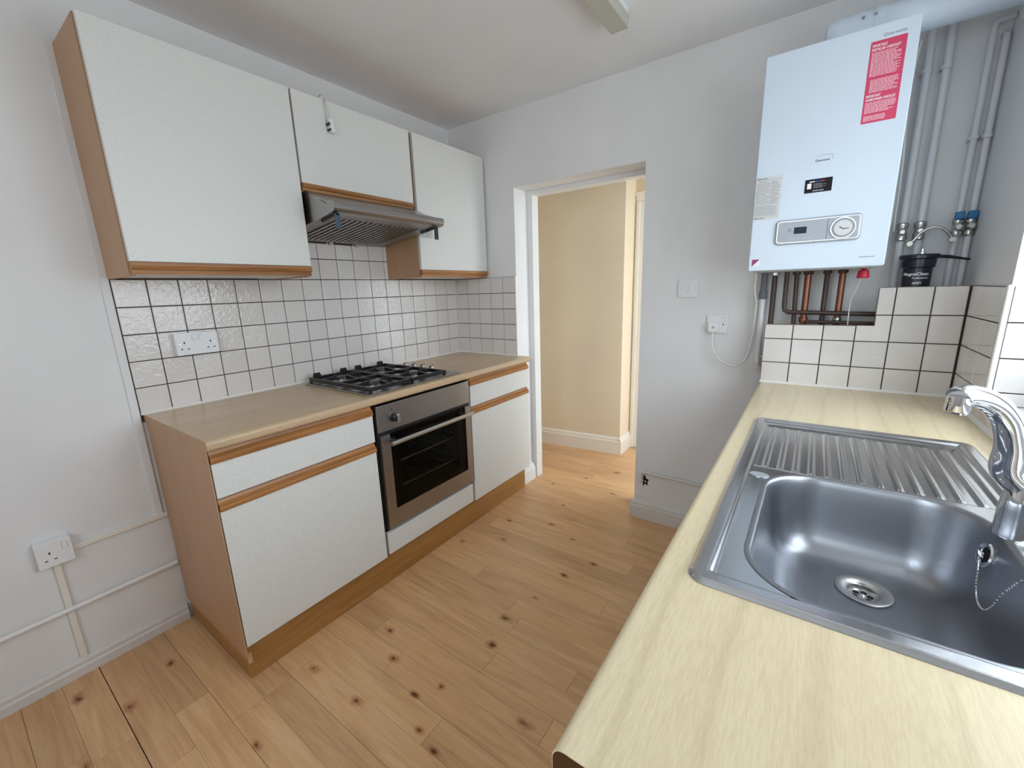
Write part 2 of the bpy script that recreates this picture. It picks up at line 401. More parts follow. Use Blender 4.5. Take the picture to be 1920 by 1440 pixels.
def skirting(name, p0, p1, n, h, th, m, label, lip=.016):
    """moulded skirting from p0 to p1 (xy), n = outward direction"""
    p0 = Vector((*p0, 0)); p1 = Vector((*p1, 0)); n = Vector((*n, 0)).normalized()
    prof = [(0, 0), (th, 0), (th, h-.034), (th*.72, h-.028), (th*.72, h-.014), (th*.3, h), (0, h)]
    vs = [tuple(p0+n*a+Vector((0, 0, b))) for a, b in prof]+[tuple(p1+n*a+Vector((0, 0, b))) for a, b in prof]; k = len(prof)
    o = MB().add(vs, [tuple(range(k)), tuple(range(2*k-1, k-1, -1))]+[(i, k+i, k+(i+1) % k, (i+1) % k) for i in range(k)]).build(name, m)
    return struct(o, label)
skirting('baseboard_left', (0, YF), (0, -1.80), (1, 0), .066, .016, M_SKIRT, 'scuffed white skirting along the bare left wall')
skirting('baseboard_back', (1.287, 0), (1.90, 0), (0, -1), .106, .020, M_SKIRT, 'worn white skirting right of the doorway')
skirting('baseboard_doorway', (.508, -.012), (.508, .128), (1, 0), .115, .034, M_GLOSS, 'bright white skirting block inside the left door jamb')
skirting('baseboard_hall', (-.1, .7395), (.887, .8455), (.106, -.987), .138, .018, M_CREAM, 'cream skirting along the hall wall')
skirting('baseboard_hall_return', (.887, .828), (.888, 1.042), (1, 0), .138, .018, M_CREAM, 'cream skirting round the hall corner')
# door lining of the open doorway
tr = MB().box(.508, .546, .142, .212, 0, 1.919).box(1.267, 1.305, .142, .212, 0, 1.919).box(.546, 1.267, .142, .212, 1.893, 1.919)
struct(tr.build('trim_1', M_GLOSS), 'white lining of the open doorway')
# hall door with architrave
d1 = ste('door_1', 'white panelled hall door with moulded architrave beyond the doorway', (1.30, 1.065, 0))
for x0, x1 in ((.893, .962), (1.633, 1.702)):
    MB().box(x0, x1, 1.042, 1.065, 0, 1.93).build('architrave', M_CREAM, d1, bevel=.006)
    MB().box(x0+.010, x1-.034, 1.034, 1.043, 0, 1.93).build('moulding', M_CREAM, d1, bevel=.003)
MB().box(.893, 1.702, 1.042, 1.065, 1.931, 1.992).build('architrave', M_CREAM, d1, bevel=.006)
MB().box(.889, 1.706, 1.030, 1.043, 1.968, 1.992).build('moulding', M_CREAM, d1, bevel=.003)
MB().box(.962, 1.633, 1.075, 1.115, .005, 1.93).build('door_leaf', M_CREAM, d1)
for z0, z1 in ((.15, .85), (1.0, 1.8)):
    for x0 in (1.05, 1.32): MB().box(x0, x0+.22, 1.069, 1.077, z0, z1).build('panel', M_CREAM, d1, bevel=.004)
MB().lathe((1.575, 1.075, 1.0), (0, -1, 0), [(.01, 0), (.01, .03), (.026, .035), (.026, .05), (.012, .058)], 16).build('door_knob', M_BRASS, d1, True)

# ------------------------------------------------------------------ window over the sink
w1 = ste('window_1', 'white framed kitchen window over the sink', (2.72, (WY0+WY1)/2, WZ0))
def wbar(*a): MB().box(*a).build('window_frame', M_GLOSS, w1, bevel=.004)
wbar(2.595, 2.645, WY0, WY0+.055, WZ0, WZ1); wbar(2.595, 2.645, WY1-.055, WY1, WZ0, WZ1)
wbar(2.595, 2.645, WY0+.055, WY1-.055, WZ0, WZ0+.055); wbar(2.595, 2.645, WY0+.055, WY1-.055, WZ1-.055, WZ1)
ym = (WY0+WY1)/2; wbar(2.595, 2.645, ym-.035, ym+.035, WZ0+.055, WZ1-.055)
for a, b in ((WY0+.055, ym-.035), (ym+.035, WY1-.055)):
    MB().box(2.617, 2.623, a, b, WZ0+.055, WZ1-.055).build('pane', M_PANE, w1)
MB().box(XR-.006, 2.60, WY0+.001, WY1-.001, WZ0-.002, WZ0+.004).build('window_sill', M_GLOSS, w1, bevel=.003)
struct(MB().box(XR-.010, XR+.002, WY0, WY1-.012, WZ0-.012, WZ0+.003).build('trim_2', M_SEAL, bevel=.003), 'white tile edging along the window sill')
struct(MB().box(XR-.010, XR+.003, WY1-.014, WY1+.002, WZ0+.003, 1.292).build('trim_3', M_SEAL, bevel=.004), 'white tile edging up the window corner')
struct(MB().box(0, .009, -1.833, -1.809, .488, 2.135).build('trim_4', M_WALL, bevel=.002), 'white painted edging strip beside the tiles and cupboards')

# ------------------------------------------------------------------ tiles
G = .0016
def tile_mesh(w, h, m, th=.007):
    import bmesh
    me = MB().box(-w/2, w/2, -h/2, h/2, 0, th).mesh('tile'); bm = bmesh.new(); bm.from_mesh(me)
    bmesh.ops.bevel(bm, geom=[e for e in bm.edges if all(v.co.z > th-1e-5 for v in e.verts)], offset=.0022, segments=2, affect='EDGES', profile=.6)
    bm.to_mesh(me); bm.free(); me.materials.append(m); return me
TM = {}
ROT = {'left': Matrix(((0, 0, 1), (1, 0, 0), (0, 1, 0))), 'back': Matrix(((1, 0, 0), (0, 0, -1), (0, 1, 0))), 'right': Matrix(((0, 0, -1), (-1, 0, 0), (0, 1, 0)))}
def tile(parent, face, u0, u1, v0, v1, d):
    """face left: u=y, back: u=x, right: u=y ; d = the coordinate of the wall face"""
    w = round(u1-u0-2*G, 4); h = round(v1-v0-2*G, 4)
    if w < .004 or h < .004: return
    m = M_TILE if face == 'left' else M_TILEF
    if (w, h, m) not in TM: TM[(w, h, m)] = tile_mesh(w, h, m)
    o = bpy.data.objects.new('tile', TM[(w, h, m)]); col.objects.link(o); o.parent = parent
    uc = (u0+u1)/2; vc = (v0+v1)/2
    tilt = Matrix.Rotation(random.uniform(-.004, .004), 3, 'X') @ Matrix.Rotation(random.uniform(-.004, .004), 3, 'Y')
    c = {'left': (d, uc, vc), 'back': (uc, d, vc), 'right': (d, uc, vc)}[face]
    o.matrix_local = Matrix.Translation(Vector(c)-wloc(parent)) @ (ROT[face] @ tilt).to_4x4()
zl = [T0Z-TP*j for j in range(5)]+[H+.003]
MB().box(0, .0035, T0Y, -.001, H-.03, 1.64).build('grout', M_GROUT, wl)
for k in range(18):
    y0 = T0Y+k*TP; y1 = min(y0+TP, -.008)
    for j in range(5): tile(wl, 'left', y0, y1, zl[j+1], zl[j], .002)
    if -1.32 < y0 < -.55:
        for j in range(2): tile(wl, 'left', y0, y1, T0Z+TP*j, T0Z+TP*(j+1), .002)
MB().box(0, .505, -.0035, 0, H-.03, T0Z).build('grout', M_GROUT, wb)
for k in range(5):
    x0 = .008 if k == 0 else .008+k*.0995
    for j in range(5): tile(wb, 'back', x0, .008+(k+1)*.0995, zl[j+1], zl[j], -.002)
struct(MB().box(.504, .509, -.010, 0, H, T0Z).build('trim_5', M_SEAL), 'white tile edging beside the doorway')
# bead of sealant
sl = MB().prism([(.009, H), (.016, H), (.009, H+.008)], 'y', T0Y, -.009)
sl.prism([(-.009, H), (-.009, H+.008), (-.016, H)], 'x', .009, .505)
sl.box(.006, .011, -.011, -.006, H, T0Z)
struct(sl.build('trim_6', M_SEAL), 'white sealant along the tiles over the cooker worktop')

# boxed-in pipes behind the right worktop
bx = ste('wall_boxing', 'tiled boxing hiding the pipes behind the sink worktop', (2.2, -.17, H))
YB = -.168
MB().prism([(XB, H), (XR-.001, H), (XR-.001, 1.287), (2.243, 1.287), (2.243, 1.147), (XB, 1.147)], 'y', YB+.018, YB).build('board', M_WOODRAW, bx)
MB().prism([(XB, H), (XR-.001, H), (XR-.001, 1.286), (2.244, 1.286), (2.244, 1.146), (XB, 1.146)], 'y', YB, YB-.003).build('grout', M_GROUT, bx)
PB = .0992; zr = [H+.003, .989, 1.088, 1.187, 1.287]; xc = [XB+k*PB for k in range(6)]+[2.474]
for k in range(6):
    for j in range(2): tile(bx, 'back', xc[k], xc[k+1], zr[j], zr[j+1], YB-.001)
for k in range(3): tile(bx, 'back', xc[k], xc[k+1], 1.088, 1.147, YB-.001)
MB().prism([(xc[3]+G, 1.088+G), (xc[4]-G, 1.088+G), (xc[4]-G, 1.187-G), (2.244, 1.187-G), (2.244, 1.147), (xc[3]+G, 1.147)], 'y', YB-.001, YB-.008).build('tile', M_TILEF, bx, bevel=.0015)
for j in (2, 3):
    if j == 3: tile(bx, 'back', 2.243-G, xc[4], zr[j], zr[j+1], YB-.001)
    for k in (4, 5): tile(bx, 'back', xc[k], xc[k+1], zr[j], zr[j+1], YB-.001)
MB().prism([(YB-.008, H), (YB-.016, H), (YB-.008, H+.008)], 'x', XB, 2.478).build('sealant', M_SEAL, bx)
# window wall tiles
MB().box(XR-.0035, XR, -.4995, YB-.003, H-.03, 1.287).box(XR-.0035, XR, -1.95, -.4995, H-.03, WZ0-.001).build('grout', M_GROUT, wr)
yc = [-.184, -.275, -.374, -.488]
for a, b in zip(yc[:-1], yc[1:]):
    for j in range(4): tile(wr, 'right', b, a, zr[j], zr[j+1], XR-.002)
y = -.488
while y > -1.92:
    b = max(y-PB, -1.95); tile(wr, 'right', b, y, H+.003, WZ0-.013, XR-.002); y = b
MB().box(XR+.003, 2.594, WY1, WY1-.003, WZ0, 1.287).build('grout', M_GROUT, wr)
zz = [WZ0+.004, .994, 1.091, 1.190, 1.289]
for j in range(4):
    for a, b in ((XR+.004, XR+.10),): tile(wr, 'back', a, b, zz[j], zz[j+1], WY1-.002)
MB().prism([(XR-.009, H), (XR-.018, H), (XR-.009, H+.010)], 'y', -1.95, YB-.009).build('sealant', M_SEAL, wr)

# ------------------------------------------------------------------ worktops
def nose(xb, xf, z, th, sgn):
    """rounded-front worktop section in (x,z); front at xf"""
    r = .012; pts = [(xb, z), (xb, z-th)]
    def arc(cx, cz, a0, a1):
        for i in range(7):
            a = math.radians(a0+(a1-a0)*i/6); pts.append((cx+sgn*r*math.cos(a), cz+r*math.sin(a)))
    pts.append((xf-sgn*r, z-th)); arc(xf-sgn*r*1.0, z-th+r*.7, -80, 0); arc(xf-sgn*r, z-r, 0, 90)
    return pts
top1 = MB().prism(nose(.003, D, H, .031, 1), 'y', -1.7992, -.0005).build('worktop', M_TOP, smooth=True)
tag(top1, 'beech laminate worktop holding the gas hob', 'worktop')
sx0, sx1, sy0, sy1 = SINKW; i_ = .014; YE = -1.967
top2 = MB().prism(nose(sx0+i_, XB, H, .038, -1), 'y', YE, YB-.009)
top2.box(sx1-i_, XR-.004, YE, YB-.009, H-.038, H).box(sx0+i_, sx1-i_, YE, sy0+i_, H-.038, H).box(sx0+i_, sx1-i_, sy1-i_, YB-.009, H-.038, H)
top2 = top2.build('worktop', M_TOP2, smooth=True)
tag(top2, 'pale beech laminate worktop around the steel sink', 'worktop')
MB().prism([(x, z) for x, z in nose(XR-.01, XB+.001, H-.001, .036, -1)], 'y', YE-.0008, YE+.002).build('cut_end', M_TOPEND, top2, label='dark bare cut end')
MB().prism([(x, z) for x, z in nose(.01, D-.001, H-.001, .029, 1)], 'y', -1.7998, -1.797).build('end_strip', M_CARC, top1, label='plain beech edging strip')

# ------------------------------------------------------------------ base cabinets, left run
def rail(name, xf, y0, y1, z0, z1, parent, up=True):
    """oak finger-pull strip: two steps with a groove, on top (up) or foot of a front"""
    h = z1-z0
    if up: pr = [(xf-.018, z0), (xf+.004, z0), (xf+.006, z0+.3*h), (xf+.002, z0+.42*h), (xf+.004, z0+.55*h), (xf-.006, z0+.70*h), (xf-.010, z1), (xf-.018, z1)]
    else: pr = [(xf-.018, z0), (xf-.006, z0), (xf-.004, z0+.38*h), (xf+.003, z0+.42*h), (xf+.006, z0+.6*h), (xf+.003, z0+.7*h), (xf+.004, z1), (xf-.018, z1)]
    return MB().prism(pr, 'y', y0, y1).build(name, M_OAK, parent)
XC = .583
def base_unit(label, y0, y1, end=False):
    t = thing('base_cabinet', label, 'cabinet', (XC-.3, (y0+y1)/2, .0), 'base cupboards beside the oven')
    b = MB().box(.006, XC-.022, y0+.001, y0+.018, .152, H-.033).box(.006, XC-.022, y1-.018, y1-.001, .152, H-.033).box(.006, .024, y0+.018, y1-.018, .152, H-.033).box(.024, XC-.022, y0+.018, y1-.018, .152, .168).box(.024, XC-.022, y0+.018, y1-.018, H-.05, H-.033)
    b.build('carcass', M_CARC, t)
    dr = MB().box(XC-.019, XC, y0+.004, y1-.003, .706, .822).build('drawer', M_DOOR, t, bevel=.001)
    rail('handle_rail', XC, y0+.004, y1-.003, .823, .864, dr)
    dd = MB().box(XC-.019, XC, y0+.004, y1-.003, .150, .661).build('door', M_DOOR, t, bevel=.001)
    rail('handle_rail', XC, y0+.004, y1-.003, .662, .700, dd)
    if end: MB().box(.02, XC-.003, y0-.002, y0+.001, .10, H-.0315).build('end_panel', M_CARC, t)
    return t
base_unit('white base cupboard with drawer left of the oven', -1.797, -1.197, True)
base_unit('white base cupboard with drawer between oven and doorway', -.580, -.004)
oh = thing('base_cabinet', 'oven housing with a plain white panel below the oven', 'cabinet', (XC-.3, -.89, 0), 'base cupboards beside the oven')
MB().box(.006, XC-.03, -1.196, -1.192, .152, H-.033).box(.006, XC-.03, -.586, -.582, .152, H-.033).box(.006, XC-.03, -1.192, -.586, .152, .20).build('carcass', M_GAP, oh)
MB().box(XC-.019, XC, -1.186, -.596, .156, .262).build('filler_panel', M_DOOR, oh, bevel=.001)
pl = thing('plinth', 'oak veneer plinth along the floor under the cooker run', 'plinth', (.55, -.9, 0))
MB().box(.536, .5537, -1.7905, -.03, .001, .150).build('front_board', M_PLINTH, pl)
MB().box(.02, .536, -1.7905, -1.774, .001, .150).build('end_board', M_PLINTHX, pl)
MB().prism([(.5535, -1.7908), (.5545, -1.7908), (.5545, -1.776), (.5535, -1.779)], 'z', .062, .105).build('chip', mat('pale_split_wood', (.55, .38, .20), .8), pl, label='pale chipped corner')

# ------------------------------------------------------------------ oven
ov = thing('built_in_oven', 'stainless steel built-in oven with smoked glass door under the hob', 'oven', (XC-.25, -.888, .28))
oy0, oy1 = -1.1864, -.5905
cav = MB().box(.10, .115, oy0+.05, oy1-.05, .31, .71).box(.115, XC-.02, oy0+.05, oy0+.06, .31, .71).box(.115, XC-.02, oy1-.06, oy1-.05, .31, .71).box(.115, XC-.02, oy0+.06, oy1-.06, .31, .32).box(.115, XC-.02, oy0+.06, oy1-.06, .70, .71)
cav.build('cavity', M_CAVITY, ov)
MB().box(XC-.03, XC-.004, oy0, oy1, .712, .856).box(XC-.03, XC-.012, oy0, oy0+.058, .275, .712).box(XC-.03, XC-.012, oy1-.058, oy1, .275, .712).box(XC-.03, XC-.012, oy0+.058, oy1-.058, .275, .335).build('front_frame', M_BLACK, ov)
MB().box(XC-.006, XC+.006, oy0+.002, oy1-.002, .738, .856).build('control_panel', M_STEEL, ov, bevel=.002)
dz0, dz1 = .282, .722; gy0, gy1, gz0 = oy0+.057, oy1-.045, .366
door = MB().box(XC-.008, XC+.010, oy0+.008, gy0, dz0, dz1).box(XC-.008, XC+.010, gy1, oy1-.004, dz0, dz1).box(XC-.008, XC+.010, gy0, gy1, dz0, gz0).build('door', M_STEEL, ov)
MB().box(XC+.002, XC+.007, gy0, gy1, gz0, dz1).build('glass_pane', M_OVENG, door)
MB().box(XC-.006, XC+.001, gy0, gy0+.055, gz0, dz1).box(XC-.006, XC+.001, gy1-.06, gy1, gz0, dz1).box(XC-.006, XC+.001, gy0+.055, gy1-.06, gz0, gz0+.028).box(XC-.006, XC+.001, gy0+.055, gy1-.06, .655, dz1).build('glass_border', M_BLACK, door)
hd = MB().cyl((XC+.048, oy0+.034, .690), (XC+.048, oy1-.028, .690), .0105, 16).build('handle', M_SATIN, door, True)
for yy in (oy0+.07, oy1-.075): MB().lathe((XC+.006, yy, .690), (1, 0, 0), [(.016, 0), (.012, .012), (.010, .040)], 16).build('handle_post', M_BLACK, door, True)
kb = MB().lathe((XC+.006, -1.098, .790), (1, 0, 0), [(.019, 0), (.018, .008), (.0165, .022), (.012, .024)], 24).build('knob', M_BLACK, ov, True)
MB().box(XC+.026, XC+.042, -1.101, -1.088, .774, .808).build('grip', M_SATIN, kb, bevel=.003)
MB().lathe((XC+.0055, -1.105, .828), (1, 0, 0), [(.003, 0), (.003, .002)], 10).build('indicator_light', M_BLACK, ov)
for z in (.44, .565):
    rk = MB()
    for yy in np.linspace(oy0+.075, oy1-.075, 15): rk.cyl((.12, yy, z), (XC-.03, yy, z), .0018, 6)
    rk.cyl((XC-.03, oy0+.062, z), (XC-.03, oy1-.062, z), .005, 8).cyl((.14, oy0+.062, z), (.14, oy1-.062, z), .0028, 8)
    rk.build('wire_rack', M_SATIN, ov)
for z in (.38, .44, .50, .565, .63):
    for yy in (oy0+.064, oy1-.064): MB().cyl((.12, yy, z-.006), (XC-.04, yy, z-.006), .003, 6).build('side_runner', M_SATIN, ov)

# ------------------------------------------------------------------ hob
hb_ = thing('gas_hob', 'stainless four-burner gas hob with black pan supports', 'hob', (.315, -.91, H))
MB().prism([(.062, -1.192), (.567, -1.192), (.567, -.622), (.062, -.622)], 'z', H+.0005, H+.007).build('plate', M_STEEL, hb_, bevel=.003)
for bxx, by, r in ((.185, -1.065, .038), (.44, -1.065, .052), (.185, -.833, .038), (.44, -.833, .034)):
    bn = MB().lathe((bxx, by, H+.007), (0, 0, 1), [(r+.014, 0), (r+.012, .004), (r, .006), (r, .014)], 28).build('burner', M_SATIN, hb_, True)
    MB().lathe((bxx, by, H+.021), (0, 0, 1), [(r-.002, 0), (r+.001, .002), (r, .009), (r-.012, .013)], 28).build('burner_cap', M_BLACK, bn, True)
for y0, y1 in ((-1.178, -.952), (-.944, -.722)):
    g = MB(); z0, z1 = H+.016, H+.033; x0, x1 = .078, .553; ym = (y0+y1)/2
    for a in ((x0, x1, y0, y0+.011), (x0, x1, y1-.011, y1), (x0, x0+.011, y0+.011, y1-.011), (x1-.011, x1, y0+.011, y1-.011), ((x0+x1)/2-.008, (x0+x1)/2+.008, y0+.011, y1-.011)):
        g.box(*a, z0, z1)
    for bxx in (.185, .44):
        for dx, dy in ((1, 0), (-1, 0), (0, 1), (0, -1)):
            if dx: e = {(.185, -1): x0+.011, (.185, 1): (x0+x1)/2-.006, (.44, -1): (x0+x1)/2+.006, (.44, 1): x1-.011}[(bxx, dx)]; g.prism([(e, z0), (bxx+dx*.036, z0+.004), (bxx+dx*.036, z1+.008), (e, z1)], 'y', ym-.006, ym+.006)
            else: e = y1-.011 if dy > 0 else y0+.011; g.prism([(e, z0), (ym+dy*.036, z0+.004), (ym+dy*.036, z1+.008), (e, z1)], 'x', bxx-.006, bxx+.006)
    for fx in (x0, x1-.011):
        for fy in (y0, y1-.011): g.box(fx, fx+.011, fy, fy+.011, H+.007, z0)
    g.build('pan_support', M_IRON, hb_)
    for fy in (y0+.02, y1-.06): MB().prism([(fy, z1), (fy+.04, z1), (fy+.034, z1+.018), (fy+.004, z1+.018)], 'x', x0+.001, x0+.010).build('support_fin', M_IRON, hb_)
for i, xx in enumerate((.18, .25, .32, .39)):
    k = MB().lathe((xx, -.660, H+.007), (0, 0, 1), [(.019, 0), (.018, .004), (.0145, .006), (.0135, .024), (.011, .026)], 20).build('knob', M_SATIN, hb_, True)
    MB().box(xx-.003, xx+.003, -.674, -.646, H+.033, H+.0345).build('pointer', M_BLACK, k)
MB().lathe((.50, -.675, H+.007), (0, 0, 1), [(.010, 0), (.009, .006), (.006, .011), (.003, .013)], 16).build('ignition_button', M_BLACK, hb_, True)

# ------------------------------------------------------------------ wall cabinets and hood
XW = .292
def wall_unit(label, y0, y1, z0, z1, rz):
    t = thing('wall_cabinet', label, 'cabinet', (.15, (y0+y1)/2, z0), 'wall cupboards over the cooker run')
    t_ = .016
    MB().box(.001, XW-.021, y0, y0+t_, z0, z1).build('side_panel', M_CARC, t)
    MB().box(.001, XW-.021, y1-t_, y1, z0, z1).build('side_panel', M_CARC, t)
    MB().box(.001, XW-.021, y0+t_, y1-t_, z1-t_, z1).box(.001, .006, y0+t_, y1-t_, z0+t_, z1-t_).build('carcass', M_CARC, t)
    MB().box(.001, XW-.021, y0+t_, y1-t_, z0+.004, z0+.004+t_).build('bottom_panel', M_DOOR, t)
    d = MB().box(XW-.018, XW, y0+.003, y1-.003, rz+.001, z1-.001).build('door', M_DOOR, t, bevel=.001)
    rail('handle_rail', XW, y0+.003, y1-.003, z0+.004, rz, d, False)
    return t
wall_unit('large white wall cupboard nearest the bare wall', -1.812, -1.212, 1.402, 2.122, 1.445)
wall_unit('short white wall cupboard above the cooker hood', -1.209, -.606, 1.745, 2.122, 1.777)
wall_unit('white wall cupboard next to the doorway', -.588, -.012, 1.402, 2.122, 1.443)
hd = thing('cooker_hood', 'slim grey metal cooker hood under the short wall cupboard', 'cooker hood', (.24, -.9, 1.58))
hy0, hy1 = -1.198, -.600
body = MB().prism([(.004, 1.580), (.452, 1.640), (.452, 1.668), (.30, 1.742), (.004, 1.742)], 'y', hy0, hy0+.004).prism([(.004, 1.580), (.452, 1.640), (.452, 1.668), (.30, 1.742), (.004, 1.742)], 'y', hy1-.004, hy1)
body.prism([(.30, 1.742), (.452, 1.668), (.454, 1.672), (.30, 1.7455)], 'y', hy0+.004, hy1-.004).box(.004, .008, hy0+.004, hy1-.004, 1.584, 1.742)
body.build('body', M_STEEL, hd)
MB().prism([(.44, 1.640), (.478, 1.645), (.489, 1.656), (.489, 1.672), (.482, 1.682), (.44, 1.690), (.36, 1.716), (.36, 1.710), (.436, 1.684), (.44, 1.676)], 'y', hy0-.004, hy1+.004).build('visor', M_STEEL, hd, True)
bt = MB().prism([(.008, 1.581), (.45, 1.640), (.45, 1.644), (.008, 1.585)], 'y', hy0+.004, hy1-.004).build('underside', mat('hood_filter_grey', (.34, .33, .33), .45, .6), hd)
for i in range(17):
    yy = hy0+.07+i*.027
    MB().prism([(.06, 1.5860), (.40, 1.6315), (.40, 1.6345), (.06, 1.589)], 'y', yy, yy+.012).build('slat', M_STEEL, bt)
    bpy.data.objects[bt.name].children[-1].location += Vector((0, 0, -.0035))
for yy in (hy0+.03, hy0+.25, hy0+.40): MB().box(.012, .030, yy, yy+.02, 1.572, 1.586).build('catch', M_OLDP, hd, bevel=.002)
MB().box(.0105, .016, hy0+.052, hy0+.24, 1.576, 1.583).box(.0105, .016, hy0+.272, hy0+.39, 1.576, 1.583).build('filter_edge', M_GAP, hd)
MB().prism([(.408, 1.695), (.436, 1.686), (.436, 1.6925), (.408, 1.7015)], 'y', -.86, -.71).build('slider_slot', M_BLACK, hd)
for yy in (hy0+.012, hy1-.040):
    b = MB().prism([(.36, 1.6275), (.470, 1.641), (.470, 1.633), (.36, 1.617)], 'y', yy, yy+.012).build('bracket', M_BLACK, hd)
    MB().box(.462, .470, yy-.004, yy+.018, 1.580, 1.640).build('clip', M_BLACK if yy > -1 else mat('blue_grey_plastic', (.05, .07, .11), .4), b, bevel=.002)
MB().prism([(.435, 1.588), (.436, 1.588), (.436, 1.63), (.435, 1.63)], 'y', hy1-.12, hy1-.03).build('lamp_cover', M_CLEARP, hd)
# tag hanging on a hook
tg = thing('hanging_tag', 'small white plug-in tag on a string hung from the short cupboard', 'tag', (.30, -1.06, 2.0))
MB().tube([(.285, -1.083, 2.126), (.290, -1.082, 2.132), (.297, -1.076, 2.134), (.300, -1.070, 2.130), (.301, -1.068, 2.122)], .0022, 8).build('hook', M_SATIN, tg, True)
MB().tube([(.301, -1.068, 2.124), (.304, -1.060, 2.085), (.306, -1.053, 2.045)], .0013, 6).tube([(.300, -1.068, 2.124), (.301, -1.070, 2.08), (.302, -1.066, 2.035)], .0013, 6).build('string', M_OLDP, tg)
MB().prism([(-1.062, 1.997), (-1.040, 1.993), (-1.048, 2.045), (-1.066, 2.047)], 'x', .298, .318).build('case', M_WHITEP, tg, bevel=.003)
MB().box(.294, .3195, -1.0655, -1.0625, 2.000, 2.008).box(.294, .3195, -1.0685, -1.0655, 2.020, 2.030).build('slot', M_BLACK, tg)

# ------------------------------------------------------------------ sockets and switches
def outlet(t, xf, W, Hh, depth, gangs, sw):
    """UK wall plate; xf maps (u right, v up, w out)"""
    if depth > .012: MB(xf).rplate(-W/2+.001, W/2-.001, -Hh/2+.001, Hh/2-.001, 0, depth-.008, .003).build('back_box', M_WHITEP, t)
    MB(xf).rplate(-W/2, W/2, -Hh/2, Hh/2, depth-.008, depth, .005).build('faceplate', M_WHITEP, t, bevel=.0015)
    for cu, s in gangs:
        MB(xf).box(cu-.002, cu+.002, .001, .009, depth-.001, depth+.0004).build('pin_hole', M_DARKHOLE, t)
        for k in (-.011, .011): MB(xf).box(cu+k-.0035, cu+k+.0035, -.0215, -.0180, depth-.001, depth+.0004).build('pin_hole', M_DARKHOLE, t)
    for cu, cv in sw:
        MB(xf).rplate(cu-.0072, cu+.0072, cv-.011, cv+.011, depth-.001, depth+.0004, .001).build('switch_surround', M_MIDGREY, t)
        MB(xf).rplate(cu-.006, cu+.006, cv-.0098, cv+.0098, depth, depth+.0035, .001).build('rocker', M_PLUGP, t, bevel=.001)
t = thing('double_socket', 'white double power socket on the tiled wall beside the hob', 'socket', (.009, -1.591, 1.1515))
xf = on_left(.009, -1.591, 1.1515); outlet(t, xf, .147, .087, .030, ((-.045, 1), (.045, 1)), ((-.010, .024), (.012, .024)))
for k in (-.06, .06): MB(xf).lathe((k, 0, .030), (0, 0, 1), [(.003, 0), (.003, .0004)], 10).build('screw', M_SATIN, t)
t = thing('single_socket', 'white single power socket low on the bare wall', 'socket', (.001, -2.113, .4985))
xf = on_left(.001, -2.113, .4985); outlet(t, xf, .087, .090, .034, ((-.012, 1),), ((.026, .018),))
t = thing('light_switch', 'white light switch right of the doorway', 'switch', (1.5385, -.001, 1.3015))
xf = on_back(1.5385, -.001, 1.3015); outlet(t, xf, .092, .087, .009, (), ((0, .0),))
for k in (-.033, .033): MB(xf).lathe((k, 0, .009), (0, 0, 1), [(.003, 0), (.003, .0005)], 10).build('screw', M_SATIN, t)
t = thing('single_socket', 'white switched socket holding the boiler plug', 'socket', (1.681, -.001, 1.129))
xf = on_back(1.681, -.001, 1.129); outlet(t, xf, .092, .088, .009, (), ((.026, .020),))
MB(xf).box(.024, .030, -.004, .002, .0085, .0094).build('indicator', M_DARKHOLE, t)
t = thing('mains_plug', 'white three-pin plug and flex running up to the boiler', 'plug', (1.670, -.012, 1.115))
xf = on_back(1.668, -.0105, 1.115)
MB(xf).rplate(-.024, .024, -.024, .026, 0, .022, .014).build('plug_body', M_PLUGP, t, bevel=.004)
MB(xf).lathe((0, 0, .022), (0, 0, 1), [(.006, 0), (.006, .001)], 12).build('fuse_mark', M_MIDGREY, t)
cp = [(1.668, -.022, 1.094), (1.668, -.03, 1.070), (1.671, -.042, 1.040), (1.680, -.045, 1.010), (1.698, -.045, .979), (1.718, -.045, .958), (1.740, -.045, .946), (1.762, -.045, .940), (1.781, -.045, .941), (1.803, -.045, .957), (1.818, -.045, .977), (1.828, -.045, 1.010), (1.834, -.045, 1.045), (1.838, -.05, 1.10), (1.840, -.055, 1.153), (1.842, -.06, 1.20), (1.842, -.065, 1.236), (1.833, -.07, 1.280), (1.833, -.075, 1.318), (1.834, -.08, 1.372)]
MB().tube(smooth_path(cp, 3), .0038, 8).build('flex', M_FLEX, t, True)

# ------------------------------------------------------------------ left wall trunking and pipe
tk = thing('cable_trunking', 'narrow white cable trunking running from the low socket', 'trunking', (.005, -2.1, .07))
MB().box(.001, .013, -2.068, -1.795, .476, .493).build('horizontal_run', M_CREAM, tk, bevel=.002)
MB().box(.001, .013, -2.124, -2.106, .062, .452).build('vertical_run', M_CREAM, tk, bevel=.002)
tag(MB().tube([(.024, YF+.01, .268), (.024, -2.6, .270), (.023, -2.1, .272), (.022, -1.803, .275)], .0085, 12).build('water_pipe', M_GLOSS, smooth=True), 'white painted water pipe along the bottom of the bare wall', 'pipe')
